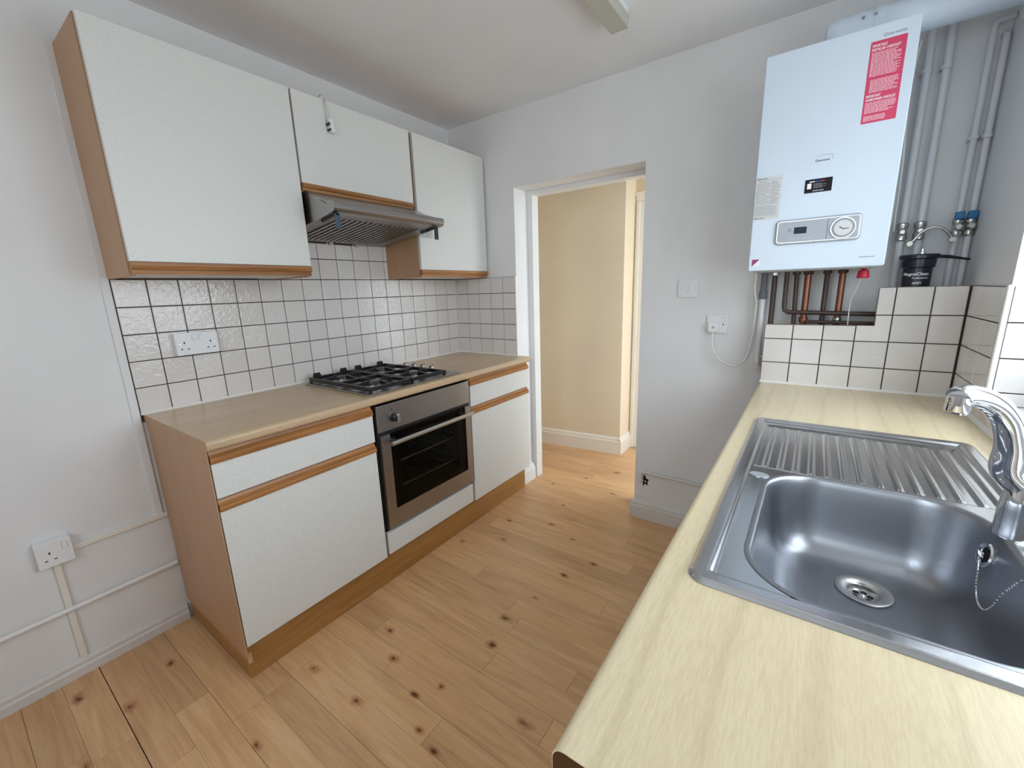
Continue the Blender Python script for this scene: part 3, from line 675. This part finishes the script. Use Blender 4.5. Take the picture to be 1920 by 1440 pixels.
# ------------------------------------------------------------------ low pipe right of the doorway
lp = thing('water_pipe', 'white painted pipe with elbow above the skirting right of the doorway', 'pipe', (1.5, -.015, .28))
MB().tube([(1.362, -.018, .291), (1.6, -.018, .287), (1.885, -.018, .283)], .0085, 12).build('pipe_run', M_SKIRT, lp, True)
MB().tube([(1.345, -.018, .225), (1.343, -.018, .262), (1.345, -.018, .282), (1.352, -.018, .290), (1.372, -.018, .291)], [.012, .012, .0125, .0125, .012], 12).build('elbow', M_SKIRT, lp, True)
MB().lathe((1.344, -.018, .232), (0, 0, 1), [(.015, 0), (.016, .006), (.015, .014)], 14).build('nut', M_SKIRT, lp, True)
hl = thing('plaster_hole', 'dark broken plaster hole under the pipe elbow', 'hole', (1.365, -.001, .22))
MB(on_back(1.366, -.0006, .228)).add([(-.012, .028, 0), (-.002, .040, 0), (.002, .020, 0), (.020, .014, 0), (.012, -.002, 0), (.016, -.022, 0), (-.004, -.014, 0), (-.012, -.040, 0), (-.014, -.012, 0)], [tuple(range(9))]).build('hole', M_DARKHOLE, hl)
MB(on_back(1.366, -.0012, .228)).add([(-.004, .008, 0), (.006, .006, 0), (.004, -.006, 0), (-.006, -.004, 0)], [(0, 1, 2, 3)]).build('bare_patch', M_PLASTER, hl)

# ------------------------------------------------------------------ boiler
bo = thing('boiler', 'white wall-hung gas boiler with red sticker and control panel', 'boiler', (2.03, -.18, 1.36))
X0, X1, Z0, Z1, YP = 1.831, 2.229, 1.361, 2.081, -.344
xfb = on_back(0, YP, 0)
MB(xfb).rplate(X0, X1, Z0, Z1, -.32, 0, .006).build('casing', M_BOILER, bo, bevel=.003)
MB(xfb).rplate(X0+.01, X1-.01, Z0-.004, Z0+.002, -.31, -.03, .002, 1).build('base_plate', M_MIDGREY, bo)
e = .0006
st = MB(xfb).rplate(2.116, 2.201, 1.806, 2.036, 0, e, .002).build('red_sticker', M_RED, bo, label='red installer checklist sticker')
ys = YP-e-.0003
text('IMPORTANT', 'lettering', M_PRINTW, st, 2.121, 2.156, 2.019, 2.027, ys, .02)
text('INSTALLER CHECKLIST', 'lettering', M_PRINTW, st, 2.121, 2.188, 2.009, 2.0165, ys, .02)
text('IMPORTANT', 'lettering', M_PRINTW, st, 2.121, 2.156, 1.879, 1.887, ys, .02)
text('HOMEOWNER CHECKLIST', 'lettering', M_PRINTW, st, 2.121, 2.193, 1.869, 1.8765, ys, .02)
pr = MB()
def lines(mb, x0, x1, z0, z1, n, y, fill=.62, ragged=.25, seed=1):
    rnd = random.Random(seed); dz = (z1-z0)/n
    for i in range(n):
        z = z1-(i+1)*dz; x = x0; xe = x1-(rnd.random()*ragged*(x1-x0) if rnd.random() < .5 else 0)
        while x < xe:
            w = rnd.uniform(.003, .010); w = min(w, xe-x)
            if w > .001: mb.add([(x, y, z+dz*.2), (x+w, y, z+dz*.2), (x+w, y, z+dz*(.2+fill)), (x, y, z+dz*(.2+fill))], [(0, 1, 2, 3)])
            x += w+.0012
lines(pr, 2.121, 2.192, 1.938, 2.006, 18, ys, seed=3); lines(pr, 2.126, 2.194, 1.892, 1.930, 10, ys, seed=4)
lines(pr, 2.121, 2.195, 1.834, 1.866, 8, ys, seed=5); lines(pr, 2.121, 2.175, 1.812, 1.828, 4, ys, seed=6)
o = pr.build('small_print', M_PINK, st); o['kind'] = 'stuff'
text('Glow-worm', 'lettering', M_PRINTG, bo, 2.143, 2.198, 2.0435, 2.0535, YP-.0004, .01)
lg = MB(xfb).rplate(2.000, 2.058, 1.708, 1.730, 0, e, .001, 1).build('white_sticker', M_BOILER, bo)
text('Glow-worm', 'lettering', M_PRINTK, lg, 2.006, 2.046, 1.7145, 1.7225, YP-e-.0003, .02)
MB(xfb).add([(2.000, 1.730, e*1.5), (2.030, 1.736, e*1.5), (2.056, 1.732, e*1.5), (2.056, 1.731, e*1.5), (2.030, 1.735, e*1.5), (2.000, 1.7295, e*1.5)], [tuple(range(6))]).build('print_line', M_PRINTG, lg)
MB(xfb).box(2.0525, 2.0535, 1.716, 1.732, e, e*1.5).build('print_mark', M_PRINTG, lg)
bk = MB(xfb).rplate(1.984, 2.061, 1.617, 1.661, 0, e, .001, 1).build('black_card', M_CARD, bo, label='black advert sticker')
for a_, b_, m_ in ((1.997, 2.011, M_PRINTW), (2.012, 2.028, mat('blue_print', (.05, .10, .40), .5)), (2.029, 2.040, mat('red_print', (.40, .05, .06), .5))):
    hl_ = MB(); lines(hl_, a_, b_, 1.6495, 1.6555, 1, YP-e-.0003, .6, 0, 21); hl_.build('print_line', m_, bk)
MB(xfb).rplate(1.991, 2.003, 1.630, 1.648, e, e*1.5, .001, 1).build('phone_mark', M_PRINTW, bk)
lk = MB(); lines(lk, 2.009, 2.045, 1.631, 1.647, 5, YP-e-.0003, .4, .4, 8); lines(lk, 2.008, 2.040, 1.6195, 1.626, 1, YP-e-.0003, .7, .1, 9)
lk.build('small_print', M_PRINTG, bk)['kind'] = 'stuff'
lb = MB(xfb).rplate(1.8335, 1.915, 1.545, 1.692, 0, e, .001, 1).build('data_label', M_LABEL, bo, label='grey printed data label')
yl = YP-e-.0003
text('Glow-worm', 'lettering', M_PRINTK, lb, 1.836, 1.868, 1.6835, 1.6895, yl, .02)
text('Glow-worm', 'lettering', M_PRINTK, lb, 1.836, 1.868, 1.5485, 1.5535, yl, .02)
ll = MB(); lines(ll, 1.845, 1.880, 1.600, 1.678, 13, yl, .35, .5, 11); lines(ll, 1.884, 1.910, 1.600, 1.676, 12, yl, .4, .5, 12); lines(ll, 1.836, 1.905, 1.560, 1.595, 8, yl, .4, .3, 13); lines(ll, 1.837, 1.842, 1.60, 1.67, 9, yl, .5, 0, 14)
for zz_ in (1.680, 1.598, 1.557): ll.add([(1.835, yl, zz_), (1.913, yl, zz_), (1.913, yl, zz_+.0007), (1.835, yl, zz_+.0007)], [(0, 1, 2, 3)])
for xx_ in (1.844, 1.882): ll.add([(xx_, yl, 1.598), (xx_+.0006, yl, 1.598), (xx_+.0006, yl, 1.68), (xx_, yl, 1.68)], [(0, 1, 2, 3)])
ll.build('small_print', M_PRINTG, lb)['kind'] = 'stuff'
cpn = MB(xfb).rplate(1.909, 2.156, 1.449, 1.535, 0, .006, .014).build('control_panel', M_PANELG, bo, bevel=.003, label='grey control panel')
MB(xfb).rplate(1.913, 2.152, 1.453, 1.531, .0055, .0085, .012).build('trim_ring', M_PANELD, cpn, bevel=.002)
MB(xfb).rplate(1.917, 2.148, 1.457, 1.527, .008, .0095, .009).build('panel_face', M_PANELG, cpn)
MB(xfb).box(2.0625, 2.0635, 1.457, 1.527, .0095, .0100).build('divider', M_PRINTK, cpn)
dl = MB(xfb).lathe((2.106, 1.491, .0095), (0, 0, 1), [(.036, 0), (.035, .003), (.031, .003), (.030, .001)], 36).build('dial', M_PANELD, cpn, True)
MB(xfb).lathe((2.106, 1.491, .0105), (0, 0, 1), [(.030, 0), (.030, .0015), (.026, .002)], 36).build('dial_ring', M_PRINTG, dl)
MB(xfb).lathe((2.106, 1.491, .012), (0, 0, 1), [(.025, 0), (.025, .0012)], 36).build('dial_face', M_LABEL, dl)
MB(xfb).add([(2.096, 1.497, .0138), (2.107, 1.489, .0138), (2.122, 1.490, .0138), (2.122, 1.4875, .0138), (2.106, 1.486, .0138), (2.095, 1.4945, .0138)], [tuple(range(6))]).build('pointer', M_PRINTK, dl)
tk_ = MB(xfb)
for a in range(0, 360, 30):
    c_, s_ = math.cos(math.radians(a)), math.sin(math.radians(a)); tk_.box(2.106+.021*c_-.0006, 2.106+.021*c_+.0006, 1.491+.021*s_-.0006, 1.491+.021*s_+.0006, .0132, .0136)
tk_.build('dial_marks', M_PRINTK, dl)
MB(xfb).rplate(1.967, 2.004, 1.484, 1.506, .0095, .0104, .001, 1).build('display', M_LCD, cpn)
for a, b in ((1.950, 1.972), (1.974, 1.992), (1.994, 2.018)): MB(xfb).rplate(a, b, 1.461, 1.471, .0095, .0108, .003).build('button', M_BTN, cpn)
MB(xfb).lathe((1.954, 1.498, .0095), (0, 0, 1), [(.006, 0), (.006, .0006), (.0045, .0006)], 20).build('power_mark', M_PRINTG, cpn)
sq = MB(xfb).rplate(1.842, 1.868, 1.378, 1.404, 0, e, .0015).build('corner_badge', M_PRINTW, bo)
MB(xfb).add([(1.8425, 1.3785, e*1.6), (1.8675, 1.4035, e*1.6), (1.8425, 1.4035, e*1.6)], [(0, 1, 2)]).build('badge_print', M_MAG, sq)
ml_ = MB(); lines(ml_, 2.160, 2.200, 1.3895, 1.3955, 1, YP-.0004, .5, 0, 23); ml_.build('model_print', M_PRINTG, bo)['kind'] = 'stuff'
fl = thing('flue', 'white horizontal flue pipe above the boiler', 'flue', (2.24, -.2, 2.085))
MB().lathe((2.000, -.2, 2.136), (1, 0, 0), [(.030, -.010), (.044, -.004), (.051, .010), (.052, .03), (.052, .480)], 32).build('flue_pipe', M_BOILER, fl, True)
MB().lathe((2.06, -.2, 2.0815), (0, 0, 1), [(.062, 0), (.062, .018), (.052, .024), (.050, .040)], 28).build('collar', M_BOILER, fl, True)
MB().lathe((2.118, -.2, 2.136), (1, 0, 0), [(.0535, 0), (.0545, .002), (.0545, .028), (.0535, .030)], 32).build('joint_band', M_BOILER, fl, True)
for xx in (2.09, 2.121): MB().lathe((xx, -.246, 2.150), (0, -1, .2), [(.004, 0), (.004, .011)], 8).build('screw', M_PRINTG, fl)
MB().box(XR-.012, XR-.001, -.27, -.13, 2.066, 2.206).build('wall_collar', M_GLOSS, fl, bevel=.004)
tag(MB().box(1.845, 1.875, -.04, -.002, 2.0815, 2.13).box(1.845, 1.875, -.012, -.002, 2.13, 2.16).build('hanging_bracket', M_PRINTG), 'small dark hanging bracket on top of the boiler', 'bracket')

# ------------------------------------------------------------------ pipework
def clip(t, x, y, z, r):
    MB().box(x-r-.004, x+r+.004, y-.002, 0, z-.006, z+.006).build('pipe_clip', M_PIPEW, t, bevel=.002)
    MB().lathe((x, y, z-.006), (0, 0, 1), [(r+.0035, 0), (r+.0035, .012)], 14).build('pipe_clip', M_PIPEW, t, True)
PIPES = [('white painted heating pipe closest to the boiler side', 2.290, .012, 2.342, 2.015), ('second white painted heating pipe from the boiler', 2.339, .012, 2.342, 2.015),
         ('white painted water pipe, second from the window wall', 2.438, .0095, None, 1.775), ('white painted water pipe in the corner by the window wall', 2.470, .0095, None, 1.775)]
for i, (lab, x, r, zt, zc) in enumerate(PIPES):
    t = thing('heating_pipe' if i < 2 else 'water_pipe', lab, 'pipe', (x, -.035, 1.0), 'white pipes in the boiler corner')
    if zt: pts = [(x+.004, -.035, .98), (x, -.035, zt)]
    elif i == 2: pts = [(x, -.035, .98), (x, -.035, 2.095), (x+.003, -.035, 2.108), (x+.010, -.035, 2.116), (XR-.002, -.035, 2.120)]
    else: pts = [(x, -.035, .98), (x, -.035, 2.055), (x, -.031, 2.070), (x, -.022, 2.078), (x, -.001, 2.080)]
    MB().tube(pts, r, 14).build('pipe_run', M_PIPEW, t, True)
    clip(t, x, -.035, zc, r)
    if i >= 2:
        v = MB().lathe((x, -.035, 1.455), (0, 0, 1), [(.012, 0), (.015, .004), (.015, .02), (.0125, .024), (.0125, .042), (.015, .046), (.015, .060), (.012, .064)], 12).build('valve', M_BRASS, t, True)
        MB().lathe((x, -.035, 1.487), (0, -1, 0), [(.012, 0), (.012, .026), (.008, .030)], 12).build('valve_stem', M_BRASS, v, True)
        MB().box(x-.013, x+.013, -.058, -.040, 1.512, 1.538).build('valve_handle', M_BLUE, v, bevel=.004)
    else:
        v = MB().lathe((x+.002, -.035, 1.452), (0, 0, 1), [(.014, 0), (.0175, .004), (.0175, .022), (.015, .026), (.015, .044), (.0175, .048), (.0175, .062), (.014, .066)], 12).build('valve', M_BRASS, t, True)
        MB().lathe((x+.002, -.035, 1.484), (0, -1, 0), [(.012, 0), (.012, .022), (.007, .026)], 12).build('valve_stem', M_BRASS, v, True)
t = thing('filling_hose', 'thin braided filling hose arching between the two pairs of pipes', 'hose', (2.38, -.06, 1.45))
MB().tube([(2.318, -.066, 1.444), (2.327, -.068, 1.452), (2.338, -.07, 1.473), (2.355, -.07, 1.486), (2.375, -.07, 1.493), (2.396, -.07, 1.486), (2.412, -.068, 1.471), (2.425, -.064, 1.452)], .0045, 10).build('braided_tube', M_BRASS, t, True)
for p in ((2.316, -.064, 1.440), (2.428, -.062, 1.446)): MB().lathe(p, (0, 1, .1), [(.009, -.008), (.010, 0), (.010, .016)], 8).build('coupling', M_BRASS, t)
tag(MB().tube([(2.255, -.12, 2.085), (2.250, -.115, 2.03), (2.247, -.11, 1.95), (2.249, -.105, 1.87), (2.258, -.10, 1.73), (2.262, -.09, 1.64), (2.264, -.07, 1.55), (2.268, -.05, 1.49)], .003, 8).build('white_cable', M_FLEX, smooth=True), 'thin white cable hanging beside the boiler', 'cable')
# magnetic filter
mf = thing('system_filter', 'dark navy magnetic filter canister behind the corner tiles', 'filter', (2.343, -.115, 1.15))
MB().lathe((2.343, -.115, 1.12), (0, 0, 1), [(.034, 0), (.038, .02), (.0405, .235)], 32).build('canister', M_NAVY, mf, True)
MB().lathe((2.343, -.115, 1.350), (0, 0, 1), [(.041, 0), (.046, .004), (.047, .03), (.055, .034), (.055, .044), (.050, .048), (.012, .050)], 32).build('lid', M_NAVY, mf, True)
MB().lathe((2.347, -.125, 1.399), (0, 0, 1), [(.009, 0), (.009, .006), (.006, .008), (.006, .017)], 12).build('bleed_screw', M_CHROME, mf, True)
MB().tube([(2.392, -.115, 1.388), (2.42, -.11, 1.386), (2.455, -.105, 1.378), (2.474, -.10, 1.374)], [.006, .006, .004, .0035], 8).build('lever', M_BLACK, mf, True)
def wraptext(body, m, z0, z1, a0, a1, r):
    o = text(body, 'lettering', m, mf, 0, 1, z0, z1, 0, .02)
    for v in o.data.vertices:
        a = math.radians(a0+(a1-a0)*v.co.x); v.co = Vector((2.343+r*math.sin(a), -.115-r*math.cos(a), v.co.z))
    return o
wraptext('MagnaClean', M_PRINTW, 1.322, 1.336, -62, 40, .0412)
wraptext('Professional', M_PRINTW, 1.3135, 1.3195, -22, 38, .0412)
wraptext('ADEY', M_PRINTW, 1.295, 1.303, -20, 16, .0412)

# pipes under the boiler
UP = [('tarnished copper pipe leftmost under the boiler', 1.903, .0105, M_COPD), ('dark tarnished pipe with elbow under the boiler', 1.947, .009, M_COPD), ('dark thin pipe third from left under the boiler', 1.980, .0085, M_COPD),
      ('bright copper pipe in the middle under the boiler', 2.021, .0125, M_COPPER), ('dark pipe right of the bright copper one', 2.084, .009, M_COPD), ('bright copper gas pipe rightmost under the boiler', 2.134, .0115, M_COPPER)]
for i, (lab, x, r, m) in enumerate(UP):
    t = thing('copper_pipe', lab, 'pipe', (x, -.06, 1.0), 'pipes under the boiler')
    yy = -.06
    if i == 1:
        pts = [(x, yy-.03, 1.375), (x+.002, yy-.03, 1.215), (x+.005, yy-.03, 1.200), (x+.018, yy-.03, 1.192), (2.30, yy-.03, 1.184)]
    else: pts = [(x, yy, 1.375), (x+(.012 if i == 2 else 0), yy, .98)]
    MB().tube(pts, r, 14).build('pipe_run', m, t, True)
    if i != 1:
        MB().lathe((x, yy, 1.343), (0, 0, 1), [(r+.001, 0), (r+.006, .003), (r+.006, .018), (r+.001, .020)], 6 if i % 2 else 12).build('nut', M_COPD if i != 0 else M_BRASS, t)
    if i in (3, 5): MB().lathe((x, yy, 1.148), (0, 0, 1), [(r+.001, 0), (r+.004, .002), (r+.004, .02), (r+.001, .022)], 14).build('coupling', m if i == 3 else M_BRASS, t, True)
tag(MB().tube([(2.03, -.10, 1.154), (2.3, -.10, 1.150)], .007, 10).build('copper_pipe', M_COPD, smooth=True), 'dark horizontal pipe just above the low tiles', 'pipe', 'pipes under the boiler')
t = thing('condensate_pipe', 'white waste pipe with grey rubber sleeve at the boiler left', 'pipe', (1.864, -.05, .93))
MB().lathe((1.864, -.05, 1.246), (0, 0, 1), [(.0165, 0), (.0165, .030), (.013, .036), (.012, .13)], 16).build('rubber_sleeve', M_GREYR, t, True)
MB().tube([(1.866, -.05, .955), (1.864, -.05, 1.262)], .0110, 14).build('pipe_run', M_WHITEP, t, True)
MB().tube([(1.880, -.05, .936), (1.872, -.05, .938), (1.867, -.05, .945), (1.866, -.05, .965)], .0138, 14).build('elbow', M_SKIRT, t, True)
MB().box(1.848, 1.884, -.05, -.001, .985, .997).build('pipe_clip', M_SKIRT, t)
t = thing('red_tap', 'red filling tap with hanging wire under the boiler', 'tap', (2.19, -.19, 1.33))
MB().lathe((2.187, -.215, 1.360), (0, 0, -1), [(.008, 0), (.008, .008), (.016, .012), (.019, .034), (.016, .038)], 10).build('tap_head', M_REDP, t, True)
MB().tube([(2.184, -.20, 1.335), (2.178, -.16, 1.29), (2.165, -.13, 1.24), (2.166, -.125, 1.19), (2.168, -.125, 1.10)], .002, 6).build('wire', M_FLEX, t, True)

# ------------------------------------------------------------------ sink
sk = thing('sink', 'stainless steel inset sink with ribbed drainer', 'sink', ((sx0+sx1)/2, (sy0+sy1)/2, H))
NX, NY = 192, 362
gx = np.linspace(sx0, sx1, NX); gy = np.linspace(sy0, sy1, NY); GX, GY = np.meshgrid(gx, gy, indexing='ij')
def sdr(px, py, cx, cy, hx, hy, r):
    qx = np.abs(px-cx)-(hx-r); qy = np.abs(py-cy)-(hy-r)
    return np.minimum(np.maximum(qx, qy), 0)+np.hypot(np.maximum(qx, 0), np.maximum(qy, 0))-r
def sm(a, b, t): t = np.clip((t-a)/(b-a), 0, 1); return t*t*(3-2*t)
do = -sdr(GX, GY, (sx0+sx1)/2, (sy0+sy1)/2, (sx1-sx0)/2, (sy1-sy0)/2, .028)
Z = H+.0005+.0065*sm(0, .007, do)-.0050*sm(.026, .034, do)
# drainer ribs run lengthwise
rib = np.zeros_like(Z); xr0, xr1, yr0, yr1 = 1.985, 2.362, -1.168, -.822
for i in range(13):
    xcn = xr0+.012+i*.0293
    rib = np.maximum(rib, 1-sm(.0035, .0062, np.abs(GX-xcn)))
win = sm(yr0, yr0+.012, GY)*sm(-yr1, -yr1+.03, -GY)*sm(xr0-.006, xr0, GX)*(1-sm(xr1, xr1+.006, GX))
inset = sm(yr0-.004, yr0+.010, GY)*sm(-yr1-.006, -yr1+.012, -GY)*sm(xr0-.012, xr0-.002, GX)*(1-sm(xr1+.002, xr1+.012, GX))
Z = Z-.0028*inset+.0032*rib*win
db = sdr(GX, GY, 2.176, -1.400, .168, .2215, .098)
WX, WYY = 2.183, -1.300
dw = np.hypot(GX-WX, GY-WYY)
ccx = np.clip(GX, sx0+.028, sx1-.028); ccy = np.clip(GY, sy0+.028, sy1-.028); dd_ = np.hypot(GX-ccx, GY-ccy); kk = np.where(dd_ > .028, .028/np.maximum(dd_, 1e-9), 1.0)
Z = np.where(dd_ > .028, H+.0005, Z); GX2 = ccx+(GX-ccx)*kk; GY2 = ccy+(GY-ccy)*kk
vs = np.stack([GX2.ravel(), GY2.ravel(), Z.ravel()], 1)
# clip the rounded outer corners
idx = np.arange(NX*NY).reshape(NX, NY); keep = db > .0035
fs = []
for i in range(NX-1):
    for j in range(NY-1):
        q = (idx[i, j], idx[i+1, j], idx[i+1, j+1], idx[i, j+1])
        if keep[i, j] and keep[i+1, j] and keep[i+1, j+1] and keep[i, j+1]: fs.append(tuple(int(k) for k in q))
me = bpy.data.meshes.new('drainer'); me.from_pydata([tuple(map(float, p)) for p in vs], [], fs); me.update()
import bmesh
bm = bmesh.new(); bm.from_mesh(me); bmesh.ops.delete(bm, geom=[v for v in bm.verts if not v.link_faces], context='VERTS'); bm.to_mesh(me); bm.free()
for p_ in me.polygons: p_.use_smooth = True
link('drainer', me, M_DRAIN, sk)
zd = H+.0025
prof = [(-.009, .0002), (-.006, .0009), (-.003, .0010), (-.0005, .0002), (.0015, -.0022), (.003, -.006), (.005, -.015), (.009, -.040), (.013, -.068), (.018, -.095), (.024, -.118), (.032, -.135), (.042, -.1465), (.055, -.153), (.075, -.1565)]
def ring(t, n=24):
    hx_, hy_, r_ = .168-t, .2215-t, max(.098-t, .012); out = []
    for cx_, cy_, a0 in ((1, 1, 0), (-1, 1, 90), (-1, -1, 180), (1, -1, 270)):
        for k in range(n):
            a = math.radians(a0+90*k/(n-1)); out.append((2.176+cx_*(hx_-r_)+r_*math.cos(a), -1.400+cy_*(hy_-r_)+r_*math.sin(a)))
    return out
bv = []; bf = []; rn = 96
for t_, z_ in prof: bv += [(x, y, zd+z_) for x, y in ring(t_)]
last = ring(.075); steps = 8
for k in range(1, steps+1):
    f = k/steps
    for i, (x, y) in enumerate(last):
        a = math.atan2(y-WYY, x-WX); bv.append((x+(WX+.0425*math.cos(a)-x)*f, y+(WYY+.0425*math.sin(a)-y)*f, zd-.1565-.0035*f))
for q in range(len(prof)+steps-1):
    for i in range(rn): bf.append((q*rn+i, q*rn+(i+1) % rn, (q+1)*rn+(i+1) % rn, (q+1)*rn+i))
MB().add(bv, bf).build('bowl', M_SINK, sk, True)
zb_ = zd-.160
ws = MB().lathe((WX, WYY, zb_+.001), (0, 0, 1), [(.0425, -.0005), (.0435, .0025), (.041, .0032), (.027, .0005), (.0235, -.003), (.0225, -.012), (.002, -.0125)], 36, False).build('waste', M_SATIN, sk, True)
for a in range(6):
    hx_, hy_ = WX+.0125*math.cos(a*math.pi/3+.3), WYY+.0125*math.sin(a*math.pi/3+.3)
    MB().lathe((hx_, hy_, zb_-.0118), (0, 0, 1), [(.0052, 0), (.0052, .0010)], 14).build('drain_hole', M_DARKHOLE, ws)
MB().lathe((WX, WYY, zb_-.0115), (0, 0, 1), [(.005, 0), (.005, .003), (.003, .0045)], 14).build('waste_screw', M_CHROME, ws, True)
ofd = Vector((-1, -.10, .22)).normalized(); ofc = Vector((2.331, -1.268, .858))
of = MB().lathe(ofc-ofd*.004, ofd, [(.0205, 0), (.0215, .004), (.0195, .0065), (.0135, .0045), (.0125, .002)], 28).build('overflow', M_CHROME, sk, True)
MB().lathe(ofc-ofd*.004, ofd, [(.0125, .002), (.0125, .0032)], 20).build('overflow_hole', M_DARKHOLE, of)
MB().lathe(ofc, ofd, [(.004, -.002), (.004, .003), (.002, .005)], 10).box(2.322, 2.3265, -1.282, -1.254, .8565, .8595).box(2.322, 2.3265, -1.2695, -1.2665, .845, .871).build('overflow_bar', M_CHROME, of)
ch = MB(); cpts = [Vector(p) for p in ((2.350, -1.395, .905), (2.336, -1.392, .890), (2.323, -1.388, .860), (2.319, -1.380, .832), (2.317, -1.366, .813), (2.316, -1.348, .806), (2.316, -1.328, .809), (2.317, -1.311, .824), (2.319, -1.298, .842), (2.322, -1.280, .855))]
cpts = smooth_path(cpts, 4)
for a, b in zip(cpts[:-1], cpts[1:]):
    n = max(1, int((b-a).length/.0042))
    for k in range(n): ch.lathe(a.lerp(b, k/n)-Vector((0, 0, .0018)), (0, 0, 1), [(.0008, 0), (.0018, .0009), (.0018, .0027), (.0008, .0036)], 6)
    ch.tube([a, b], .0006, 5)
ch.build('plug_chain', M_CHROME, sk, True)
bd = MB().lathe((0, 0, 0), (0, 0, 1), [(1, 0), (1, 1), (.9, 1.2)], 28)
bd.v = [(1.991+.019*x, -1.220+.014*y, H+.0024+.001*z) for x, y, z in bd.v]
bd = bd.build('maker_badge', M_PANELD, sk, True)
MB().tube([(1.991+.0165*math.cos(a*math.pi/12), -1.220+.0115*math.sin(a*math.pi/12), H+.0036) for a in range(25)], .0006, 5).build('badge_ring', M_PRINTG, bd)

# ------------------------------------------------------------------ tap
tp = thing('mixer_tap', 'chrome mixer tap with curved spout beside the sink bowl', 'tap', (2.368, -1.262, H))
MB().lathe((2.368, -1.262, H+.002), (-.02, 0, 1), [(.036, 0), (.036, .004), (.034, .010), (.033, .045), (.029, .085), (.024, .105), (.016, .114)], 32).build('body', M_CHROME, tp, True)
SP = [(2.366, -1.262, .985), (2.336, -1.265, 1.010), (2.331, -1.270, 1.053), (2.319, -1.280, 1.091), (2.300, -1.300, 1.119), (2.280, -1.320, 1.135), (2.260, -1.338, 1.143), (2.248, -1.347, 1.143), (2.244, -1.351, 1.141)]
MB().tube(smooth_path(SP), [float(v) for v in np.interp(np.linspace(0, 8, 41), range(9), [.024, .022, .0195, .018, .017, .0165, .016, .016, .0155])], 24).build('spout', M_CHROME, tp, True)
MB().lathe((2.247, -1.348, 1.142), (-.1, -.05, -1), [(.0145, 0), (.0145, .022), (.0125, .026)], 20).build('aerator', M_CHROME, tp, True)
lv = MB().tube([(2.385, -1.275, .955), (2.405, -1.29, .965), (2.425, -1.305, .985)], [.017, .012, .009], 14).build('lever', M_CHROME, tp, True)
MB().lathe((2.378, -1.285, .950), (.3, -.9, .1), [(.020, 0), (.020, .018), (.015, .024)], 20).build('lever_cap', M_CHROME, tp, True)

# ------------------------------------------------------------------ cupboards under the sink worktop
for i, (a, b) in enumerate(((-1.945, -1.69), (-1.688, -.742), (-.740, -.19))):
    t = thing('base_cabinet', ['white base cupboard at the near end under the sink worktop', 'white base cupboard directly under the sink', 'white base cupboard at the boiler end under the sink worktop'][i], 'cabinet', (2.2, (a+b)/2, 0), 'base cupboards under the sink worktop')
    MB().box(XB+.040, 2.47, a, a+.018, .002, H-.04).box(XB+.040, 2.47, b-.018, b, .002, H-.04).box(2.455, 2.47, a+.018, b-.018, .002, H-.04).box(XB+.04, 2.455, a+.018, b-.018, .15, .168).build('carcass', M_CARC, t)
    dd = MB().box(XB+.018, XB+.037, a+.003, b-.003, .15, .80).build('door', M_DOOR, t, bevel=.001)
    MB().box(XB+.012, XB+.037, a+.003, b-.003, .802, .842).build('handle_rail', M_OAK, dd, bevel=.004)
    MB().box(XB+.075, XB+.090, a+.018, b-.018, .002, .148).build('kickboard', M_PLINTH, t)

# ------------------------------------------------------------------ ceiling light
cl = thing('ceiling_light', 'long fluorescent batten light with aged cream diffuser', 'light', (1.334, -1.05, 2.28))
MB().prism([(1.298, 2.281), (1.370, 2.281), (1.372, 2.322), (1.296, 2.322)], 'y', -1.66, -.441).build('diffuser', M_OLDP, cl, bevel=.003)
MB().box(1.300, 1.368, -1.65, -.450, 2.322, ZC-.0005).build('spine', M_GLOSS, cl)
MB().prism([(1.297, 2.280), (1.371, 2.280), (1.373, 2.323), (1.295, 2.323)], 'y', -.4415, -.438).build('end_cap', M_GLOSS, cl)
